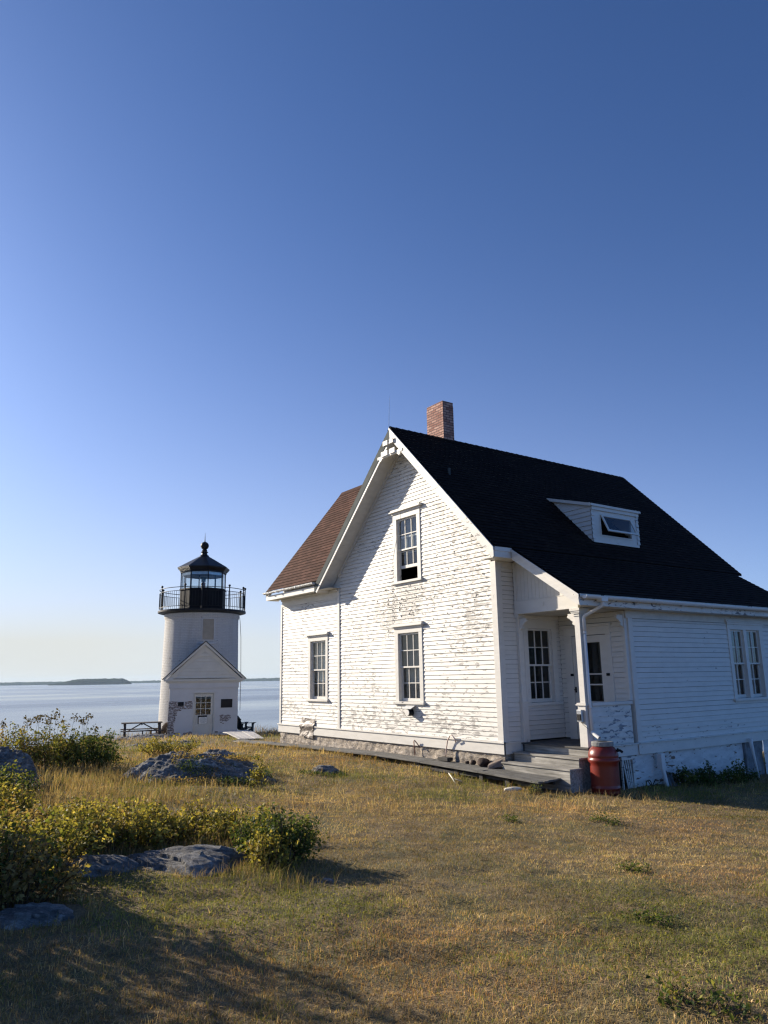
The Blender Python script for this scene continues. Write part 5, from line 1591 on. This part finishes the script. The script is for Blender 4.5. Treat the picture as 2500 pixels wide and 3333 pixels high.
PAL = {
 'green': [(.17, .175, .038), (.22, .21, .048), (.11, .135, .032), (.25, .225, .06)],
 'dark': [(.055, .085, .024), (.075, .11, .032), (.10, .13, .036)],
 'yellow': [(.36, .30, .065), (.28, .25, .055), (.43, .34, .09), (.21, .20, .05)],
 'rust': [(.32, .21, .08), (.36, .26, .10), (.28, .23, .085), (.22, .15, .06)],
}
def bush(name, label, c, rx, ry, h, nst, nl, leaf, pal, seed, cat='bush', heads=0, rz=0, low=.25, group=None):
    r = np.random.RandomState(seed)
    zc = gz(*c)
    hk = .9
    t = thing(name, label, cat, (c[0], c[1], zc), 0, group)
    cr, sr = math.cos(rz), math.sin(rz)
    stems = MB(); P = []; Nn = []; K = []
    tot = 0
    for i in range(nst):
        a = r.uniform(0, 6.283); q = math.sqrt(r.uniform(0, 1))
        ex, ey = q * rx * 1.08 * math.cos(a), q * ry * 1.08 * math.sin(a)
        hh = h * (math.sqrt(max(.05, 1 - .72 * q * q))) * (r.uniform(.35, 1.0) if r.rand() < .8 else r.uniform(1.0, 1.16)) * hk
        ex, ey = ex * cr - ey * sr, ex * sr + ey * cr
        bx, by = ex * .55 + r.normal() * .03, ey * .55 + r.normal() * .03
        g0 = gz(c[0] + bx, c[1] + by) - zc
        g1 = gz(c[0] + ex, c[1] + ey) - zc
        p0 = np.array([bx, by, g0 - .02]); p2 = np.array([ex, ey, g1 + hh]); p1 = (p0 + p2) / 2 + np.array([r.normal() * .03, r.normal() * .03, hh * .08])
        if i < 120: stems.tube([p0, p1, p2], [.007, .005, .002], 4, caps=False)
        kcol = pal[0] if r.rand() < .5 else pal[r.randint(len(pal))]
        m_ = max(6, int(nl * .8 / nst))
        tt = r.uniform(low, 1.0, m_) ** .75
        pos = ((1 - tt) ** 2)[:, None] * p0 + (2 * tt * (1 - tt))[:, None] * p1 + (tt ** 2)[:, None] * p2
        spread = .018 + .055 * (1 - tt * .6)
        pos = pos + r.normal(size=(m_, 3)) * spread[:, None] * np.array([1, 1, .7])
        nn = r.normal(size=(m_, 3)) * .8 + np.array([0, 0, .75]) + (pos - p0) * .6
        nn /= np.linalg.norm(nn, axis=1, keepdims=True)
        P.append(pos); Nn.append(nn)
        cc = np.array(PAL[kcol])[r.randint(len(PAL[kcol]), size=m_)] * r.uniform(.7, 1.3, (m_, 1)) * r.uniform(.8, 1.2)
        K.append(cc)
    P = np.concatenate(P); Nn = np.concatenate(Nn); K = np.concatenate(K)
    if heads:       # dry flower heads standing above the leaves
        for i in range(heads):
            a = r.uniform(0, 6.283); q = math.sqrt(r.uniform(0, 1)) * .9
            ex, ey = q * rx * math.cos(a), q * ry * math.sin(a); ex, ey = ex * cr - ey * sr, ex * sr + ey * cr
            g1 = gz(c[0] + ex, c[1] + ey) - zc
            top = np.array([ex + r.normal() * .05, ey + r.normal() * .05, g1 + h * r.uniform(.92, 1.15)])
            stems.tube([(ex, ey, g1 + h * .4), tuple(top)], [.004, .0025], 4, caps=False)
            m_ = 26
            pos = top + r.normal(size=(m_, 3)) * np.array([.045, .045, .035]); nn = r.normal(size=(m_, 3)); nn /= np.linalg.norm(nn, axis=1, keepdims=True)
            P = np.concatenate([P, pos]); Nn = np.concatenate([Nn, nn]); K = np.concatenate([K, np.array([(.075, .06, .03)]) * r.uniform(.6, 1.4, (m_, 1))])
    V, F, lt, col = leaves(P, Nn, leaf, K, r)
    me = mesh_from_arrays('foliage', V, F, lt, col, M['leaf'])
    o = bpy.data.objects.new('foliage', me); C.objects.link(o); o.parent = t
    stems.build('stem', M['stem'], t, world=False, fix=False)
    return t

G, D_, Y, R2 = 'green', 'dark', 'yellow', 'rust'
BUSHES = [
 # far band at the left edge, against the water
 ('bush', 'leafy bush at the far left edge with dry flower heads against the water', (-5.55, -8.55), .95, .62, .95, 90, 5200, .055, (G, R2, Y), 1, 7),
 ('bush', 'tall bush with dry flower heads between the far left bush and the dark rounded one', (-5.15, -7.75), .8, .6, .98, 90, 5200, .055, (G, Y, G, R2), 2, 7),
 ('bush', 'dark rounded bush at the right end of the far left row', (-4.85, -6.95), .62, .55, .82, 80, 4600, .055, (D_, G, D_), 3, 3),
 ('bush', 'small yellow green bush in front of the lighthouse, behind the ledge dome', (-8.3, -4.1), .85, .5, .52, 55, 2400, .055, (Y, Y, G), 4, 0),
 ('bush', 'dark green bush beside the boulder at the left edge', (-.9, -9.25), .55, .5, .48, 55, 2800, .05, (D_, G), 5, 0),
 ('bush', 'yellow green bush at the left edge below the dark one', (1.1, -9.55), .45, .42, .45, 50, 2400, .05, (Y, G), 6, 0),
 # foreground thicket
 ('bush', 'front left bush with orange tipped leaves at the bottom left edge', (5.0, -10.15), .60, .48, .55, 80, 5200, .045, (R2, G, Y, D_), 7, 0),
 ('bush', 'mixed green bush just behind the front left bush', (4.05, -9.75), .70, .5, .50, 80, 5200, .045, (G, Y, Y, R2), 8, 0),
 ('bush', 'rusty green bush above the smaller foreground slab', (3.45, -9.20), .62, .5, .46, 80, 5200, .042, (Y, R2, G), 9, 0),
 ('bush', 'bright yellow green bush in the middle of the foreground thicket', (3.35, -8.62), .60, .50, .45, 80, 5000, .042, (Y, G, Y), 10, 0),
 ('bush', 'thin grassy bush over the top of the broad foreground slab', (3.3, -8.05), .55, .5, .42, 65, 3400, .042, (Y, G, R2), 11, 0),
 ('bush', 'sparse yellowing bush between the slab and the dark foreground shrub', (3.55, -7.50), .55, .5, .38, 60, 2800, .04, (Y, R2, G), 12, 0),
 ('bush', 'dense dark shrub with yellow tips at the right end of the thicket', (4.75, -7.66), .38, .36, .54, 110, 6400, .038, (D_, D_, D_, G, Y), 13, 0),
 ('bush', 'yellow leaved clump on the near side of the dark foreground shrub', (5.02, -7.85), .20, .18, .36, 36, 1600, .036, (Y, Y, R2), 14, 0),
 ('bush', 'pale golden bush at the back of the thicket', (2.3, -8.55), .60, .50, .42, 55, 2600, .042, (Y, Y, G), 15, 0),
 ('bush', 'low rusty bush at the back left of the thicket', (2.2, -9.5), .62, .50, .38, 55, 2600, .042, (R2, G), 16, 0),
 ('bush', 'large bush left of the frame that shades the foreground', (3.85, -11.05), .85, .75, 2.0, 130, 11000, .07, (D_, G), 17, 0),
 ('bush', 'second large bush left of the frame, nearest the camera', (5.3, -11.75), .95, .75, 1.9, 130, 11000, .07, (D_, G, R2), 18, 0),
]
for (nm, lab, c, rx, ry, h, ns, nl, lf, pal, sd, hd) in BUSHES:
    bush(nm, lab, c, rx, ry, h, ns, nl, lf, pal, sd, heads=hd, rz=VR, group=None)

# tall leafy weed standing alone and the shore weeds
bush('goldenrod', 'single tall yellow green weed standing between the two ledges', (-.75, -5.2), .10, .10, .72, 7, 420, .05, (Y, G), 31, cat='weed', low=.1)
bush('fern', 'green fern on the skyline left of the picnic table', (-20.9, -4.1), .55, .4, .55, 24, 900, .09, (G, D_), 32, cat='fern')
bush('bush', 'low green bush on the skyline between the fern and the picnic table', (-21.2, -2.7), .9, .5, .36, 40, 1500, .075, (G, Y), 33)
WD = [((2.1, 2.95), .42, 'small weed left of the weed row under the kitchen wing'), ((2.2, 3.45), .52, 'tall leafy weed next to the slate slab'), ((2.15, 3.95), .50, 'bushy weed in the middle of the row under the kitchen wing'),
      ((2.2, 4.5), .42, 'weed right of the middle of the row under the kitchen wing'), ((2.15, 5.1), .44, 'last weed at the right of the row under the kitchen wing')]
for i, (c, h, lab) in enumerate(WD):
    bush('weed', lab, c, .28, .26, h, 16, 620, .06, (D_, D_, G), 40 + i, cat='weed', group='weeds along the kitchen foundation')
CL = [((4.55, -2.55), .24, .07, 'dark green weed tuft in the lawn nearest the rain barrel'), ((6.75, -4.85), .16, .05, 'low dark weed patch in the right middle of the lawn'), ((7.9, -6.25), .14, .045, 'weed patch in the near lawn right of centre'),
      ((9.05, -7.45), .30, .07, 'broad leafy weed clump at the bottom right of the lawn'), ((3.85, -3.65), .10, .05, 'small dark tuft in the lawn in front of the steps'),
      ((1.75, -.98), .10, .22, 'spindly weed at the end of the boardwalk')]
for i, (c, q, h, lab) in enumerate(CL):
    bush('weed_clump', lab, c, q, q * .7, h, 26, int(300 + 1500 * q), .028, (D_, G, G), 60 + i, cat='weed', low=.05)

# mixed plants growing over the ledge dome: nobody could count them
def scatter_cover(name, regions, leaf, seed, pal, kind='stuff'):
    r = np.random.RandomState(seed); P = []; Nn = []; K = []
    for (cx, cy, rx, ry, rot, n_, h, zoff) in regions:
        q = np.sqrt(r.rand(n_)); a = r.rand(n_) * 6.283
        x = q * rx * np.cos(a); y = q * ry * np.sin(a)
        X = cx + x * math.cos(rot) - y * math.sin(rot); Y_ = cy + x * math.sin(rot) + y * math.cos(rot)
        Z = ground(X, Y_) + zoff(x, y) + r.rand(n_) ** 1.5 * h
        P.append(np.stack([X, Y_, Z], 1))
        nn = r.normal(size=(n_, 3)) + np.array([0, 0, .8]); Nn.append(nn / np.linalg.norm(nn, axis=1, keepdims=True))
        f = vnoise(X * 2.2 + 3, Y_ * 2.2)
        ca = np.array(PAL[pal[0]])[r.randint(3, size=n_)]; cb = np.array(PAL[pal[1]])[r.randint(3, size=n_)]
        K.append(np.where((f > .5)[:, None], ca, cb) * r.uniform(.6, 1.3, (n_, 1)))
    P = np.concatenate(P); Nn = np.concatenate(Nn); K = np.concatenate(K)
    V, F, lt, col = leaves(P, Nn, leaf, K, r)
    me = mesh_from_arrays(name, V, F, lt, col, M['leaf'])
    o = bpy.data.objects.new(name, me); C.objects.link(o)
    return o
dome = lambda x, y: .40 * np.clip(1 - ((x + .42) / 1.2) ** 2 - (y / .95) ** 2, 0, 1)
o = scatter_cover('ground_cover', [(-2.10, -5.51, .72, .80, VR, 5200, .07, dome), (-3.0, -4.75, .6, .45, VR, 1500, .06, lambda x, y: .25), (-1.5, -5.9, .95, .40, VR, 3000, .12, lambda x, y: 0), (-1.75, -4.9, .45, .4, VR, 1400, .12, lambda x, y: .05),
                                   (-1.9, -3.2, .5, .3, VR, 900, .06, lambda x, y: 0)], .032, 77, (R2, D_))
tag(o, 'low green leaves creeping over the ledge dome and hummocks', 'ground cover', kind='stuff')

# ------------------------------------------------------------------ grass: single blades over the whole lawn
def in_any(x, y):
    k = np.zeros(len(x), bool)
    k |= (x > -9.95) & (x < .02) & (y > -.02) & (y < 9)
    k |= (x > -.1) & (x < 1.86) & (y > -.2) & (y < 9)
    k |= (x > -9.9) & (x < 1.7) & (y > np.interp(x, [-9.9, -8.2, -6.5, -4.2, -2, 0, 1.7], [-.60, -.54, -.53, -.56, -.63, -.73, -.78])) & (y < 0)
    k |= (x > -17) & (x < -9.9) & (np.abs(y - (-.2 + np.clip((-11.0 - x), 0, 9) * .33)) < .36)
    for a, (nm, lab, c, rx, ry, h, rz, sd) in zip(RK, ROCKS):
        dx, dy = x - c[0], y - c[1]
        u = (dx * math.cos(rz) + dy * math.sin(rz)) / rx; v = (-dx * math.sin(rz) + dy * math.cos(rz)) / ry
        k |= u * u + v * v < .70 * (.35 + .95 * vnoise(x * 3.4, y * 3.4))
    # lighthouse
    k |= (x + 22) ** 2 + (y - 2.7) ** 2 < 2.6 ** 2
    return k
def grass(name, n_, seed, dmin, dmax, hl, mask, tallness, cols, width, power=1.5, amin=-1.05, amax=.95, bendk=.9, base_dark=.75):
    r = np.random.RandomState(seed)
    # distance law: density falls off smoothly with the distance from the lawn's near end
    u = r.rand(n_)
    p = 2 - power
    d = (dmin ** p + u * (dmax ** p - dmin ** p)) ** (1 / p)
    th = math.atan2(F_[1], F_[0]) + r.uniform(amin, amax, n_)
    x = CAM[0] + d * np.cos(th); y = CAM[1] + d * np.sin(th)
    keep = ~in_any(x, y)
    mk = mask(x, y)
    keep &= r.rand(n_) < mk
    x, y, d = x[keep], y[keep], d[keep]; n_ = len(x)
    z = ground(x, y)
    far = np.clip(d / 7, 1, 4.5)
    h = tallness(x, y) * r.uniform(.45, 1.25, n_) * hl
    w = width * far * r.uniform(.7, 1.3, n_)
    az = r.uniform(0, 6.283, n_); lean = r.normal(size=n_) * bendk + .25
    la = r.normal(size=n_) * .8 + .4
    dx, dy = np.cos(la) * h * lean, np.sin(la) * h * lean
    bx, by = np.cos(az) * w / 2, np.sin(az) * w / 2
    Z0 = z - .012
    P = np.stack([np.stack([x - bx, y - by, Z0], 1), np.stack([x + bx, y + by, Z0], 1),
                  np.stack([x + dx * .35 + bx * .8, y + dy * .35 + by * .8, z + h * .6], 1), np.stack([x + dx * .35 - bx * .8, y + dy * .35 - by * .8, z + h * .6], 1),
                  np.stack([x + dx, y + dy, z + h], 1)], 1).reshape(-1, 3)
    i = np.arange(n_) * 5
    F = np.stack([i, i + 1, i + 2, i + 3, i + 3, i + 2, i + 4], 1).ravel()
    lt = np.tile([4, 3], n_)
    c = cols(x, y, r)
    me = mesh_from_arrays(name, P, F, lt, np.repeat(c, 5, 0), M['grassm'])
    o = bpy.data.objects.new(name, me); C.objects.link(o)
    return o
STRAW = np.array([(.52, .38, .185), (.45, .32, .15), (.64, .49, .26), (.33, .23, .11), (.48, .32, .16)])
GREEN = np.array([(.22, .225, .065), (.29, .27, .085), (.15, .17, .05)])
def lawncol(x, y, r):
    g = patch_noise(x, y); n_ = len(x)
    s = STRAW[r.randint(5, size=n_)] * r.uniform(.5, 1.25, (n_, 1)); q = GREEN[r.randint(3, size=n_)] * r.uniform(.7, 1.25, (n_, 1))
    t = (r.rand(n_) < (.12 + .80 * g))[:, None]
    big = (.35 + 1.3 * fbm(x * .8 + 40, y * .8, 4))[:, None] * (.50 + .55 * vnoise(x * 6, y * 6) + .45 * vnoise(x * 19, y * 19))[:, None]
    red = np.clip((fbm(x * .5 + 70, y * .5 + 3, 3) - .5) * 5, 0, 1)[:, None]
    s = s * (1 + red * np.array([(.06, -.07, -.12)]))
    return np.where(t, q, s) * big
rough = lambda x, y: np.clip(1.3 - np.hypot((x - 2.0) / 2.6, (y + 8.3) / 1.6), 0, 1) + np.clip(1.2 - np.hypot((x + 2.5) / 4.0, (y + 7.8) / 2.0), 0, 1)
tuft = lambda x, y: .55 + .9 * fbm(x * 2.5 + 3, y * 2.5 + 8, 3)
def shortness(x, y): return (.55 + .9 * fbm(x * 3.1 + 3, y * 3.1 + 8, 3)) * (1 + .35 * patch_noise(x, y))
g1 = grass('grass', 620000, 101, 1.2, 24, .026, lambda x, y: np.clip(.45 + 1.0 * fbm(x * 2.3, y * 2.3, 3), 0, 1), shortness, lawncol, .0036, 1.35, bendk=1.3)
tag(g1, 'short dry brown lawn grass with greener patches', 'grass', kind='stuff')
g6 = grass('thatch', 200000, 106, 1.2, 15, .016, lambda x, y: np.clip(1.5 * fbm(x * 1.2 + 60, y * 1.2, 3) - .25, 0, 1), lambda x, y: 1 + 0 * x, lambda x, y, r: lawncol(x, y, r) * np.array([(1.1, 1.05, 1.0)]), .0045, 1.35, bendk=4.0)
tag(g6, 'flattened dead straw lying in the turf', 'grass', kind='stuff')
# clover and other tiny broad leaves where the turf is green
r_ = np.random.RandomState(9); n_ = 170000
d_ = (1.5 ** .8 + r_.rand(n_) * (19 ** .8 - 1.5 ** .8)) ** (1 / .8); t_ = math.atan2(F_[1], F_[0]) + r_.uniform(-1.05, .95, n_)
x_ = CAM[0] + d_ * np.cos(t_); y_ = CAM[1] + d_ * np.sin(t_)
k_ = (~in_any(x_, y_)) & (r_.rand(n_) < np.clip((patch_noise(x_, y_) - .25) * 1.3 * (.3 + 1.2 * fbm(x_ * 4, y_ * 4, 2)), 0, 1)); x_, y_ = x_[k_], y_[k_]; n_ = len(x_)
P_ = np.stack([x_, y_, ground(x_, y_) + .006 + .02 * r_.rand(n_)], 1); nn_ = r_.normal(size=(n_, 3)) * .7 + np.array([0, 0, 1]); nn_ /= np.linalg.norm(nn_, axis=1, keepdims=True)
V_, Fa_, lt_, co_ = leaves(P_, nn_, .020, np.array(PAL['green'])[r_.randint(4, size=n_)] * r_.uniform(.7, 1.4, (n_, 1)), r_)
o = bpy.data.objects.new('clover', mesh_from_arrays('clover', V_, Fa_, lt_, co_, M['leaf'])); C.objects.link(o)
tag(o, 'tiny clover leaves in the greener patches of the lawn', 'ground cover', kind='stuff')
def drycol(x, y, r):
    n_ = len(x); s = STRAW[r.randint(5, size=n_)] * r.uniform(.7, 1.25, (n_, 1)); q = GREEN[r.randint(3, size=n_)]
    return np.where((r.rand(n_) < .16)[:, None], q, s) * .72
g2 = grass('tall_grass', 150000, 102, 2.5, 18, .22, lambda x, y: np.clip(rough(x, y), 0, 1) * (fbm(x * 1.3 + 8, y * 1.3, 3) > .40), lambda x, y: .5 + .8 * fbm(x * 1.5, y * 1.5, 2), drycol, .0034, 1.2, bendk=.32)
tag(g2, 'tall dry straw grass among the bushes', 'grass', kind='stuff')
g3 = grass('field_grass', 130000, 103, 11, 40, .12, lambda x, y: (x < 3.5) * np.clip(.35 + fbm(x * .8, y * .8, 3), 0, 1), tuft, lawncol, .0030, 1.0)
tag(g3, 'tufted dry grass on the rise toward the lighthouse', 'grass', kind='stuff')
def rim(x, y):
    k = np.zeros(len(x))
    for a in ROCKS[:8]:
        c, rx, ry, rz = a[2], a[3], a[4], a[6]
        dx, dy = x - c[0], y - c[1]
        u = (dx * math.cos(rz) + dy * math.sin(rz)) / rx; v = (-dx * math.sin(rz) + dy * math.cos(rz)) / ry
        k = np.maximum(k, np.exp(-((np.sqrt(u * u + v * v) - .98) / .13) ** 2))
    return k * (fbm(x * 2, y * 2, 2) > .36)
g7 = grass('rock_edge_grass', 260000, 107, 4, 17, .10, rim, lambda x, y: .5 + fbm(x * 3, y * 3, 2), drycol, .0032, 1.2, bendk=.6)
tag(g7, 'longer dry grass growing round the edges of the ledges', 'grass', kind='stuff')
edge_ = lambda x, y: np.clip(1 - np.abs(y - np.interp(x, [-14.3, -11.6, -9.9, -8.2, -6.5, -4.2, -2, 0, 1.7], [.45, -.56, -.66, -.60, -.59, -.62, -.69, -.80, -.86])) / .09, 0, 1) * (fbm(x * 1.5, y, 2) > .42) * (x < 1.6)
g8 = grass('walk_edge_grass', 500000, 108, 10, 30, .11, edge_, lambda x, y: .4 + 1.1 * fbm(x * 2.2, y, 2), lawncol, .0034, 1.0, bendk=.5, amin=-.9, amax=.25)
tag(g8, 'grass growing against the front edge of the boardwalk', 'grass', kind='stuff')
def tuftg(cx, cy, q): return lambda x, y: np.exp(-(((x - cx) ** 2 + (y - cy) ** 2) / q ** 2))
g4 = grass('green_tuft_grass', 120000, 104, 4, 8.5, .13, lambda x, y: np.clip(.5 * tuftg(5.6, -8.1, .30)(x, y) + .3 * tuftg(5.2, -8.0, .3)(x, y), 0, 1), lambda x, y: 1.0 + 0 * x, lambda x, y, r: np.where((r.rand(len(x)) < .35)[:, None], STRAW[r.randint(5, size=len(x))] * .8, GREEN[r.randint(3, size=len(x))] * r.uniform(.5, .9, (len(x), 1))), .0032, 1.0, bendk=.4)
tag(g4, 'green grass tuft between the broad slab and the dark shrub', 'grass', kind='stuff')
# weeds and grass heads on the shore skyline
g5 = grass('shore_grass', 60000, 105, 33, 46, .38, lambda x, y: np.clip(1.1 - np.abs(np.hypot(x - CAM[0], y - CAM[1]) - 38.5) / 4, 0, 1) * (fbm(x * .6, y * .6, 2) > .38), lambda x, y: .4 + 1.1 * fbm(x * .7, y * .7, 2) ** 2 * 2, drycol, .0030, 1.0)
tag(g5, 'rough shore grass along the edge above the water', 'grass', kind='stuff')

# ------------------------------------------------------------------ sea haze
m = bpy.data.materials.new('sea_haze'); m.use_nodes = True
n = m.node_tree.nodes; l = m.node_tree.links
n.remove(n['Principled BSDF'])
pv = n.new('ShaderNodeVolumePrincipled')
pv.inputs['Color'].default_value = (.62, .80, 1.0, 1)
pv.inputs['Density'].default_value = 4.5e-5
pv.inputs['Anisotropy'].default_value = .2
l.new(pv.outputs[0], n['Material Output'].inputs['Volume'])
b = MB(); b.box(-9900, 9900, -9900, 9900, SEA - 4, 62)
hz = b.build('haze', m)
tag(hz, kind='stuff')
hz.display_type = 'WIRE'
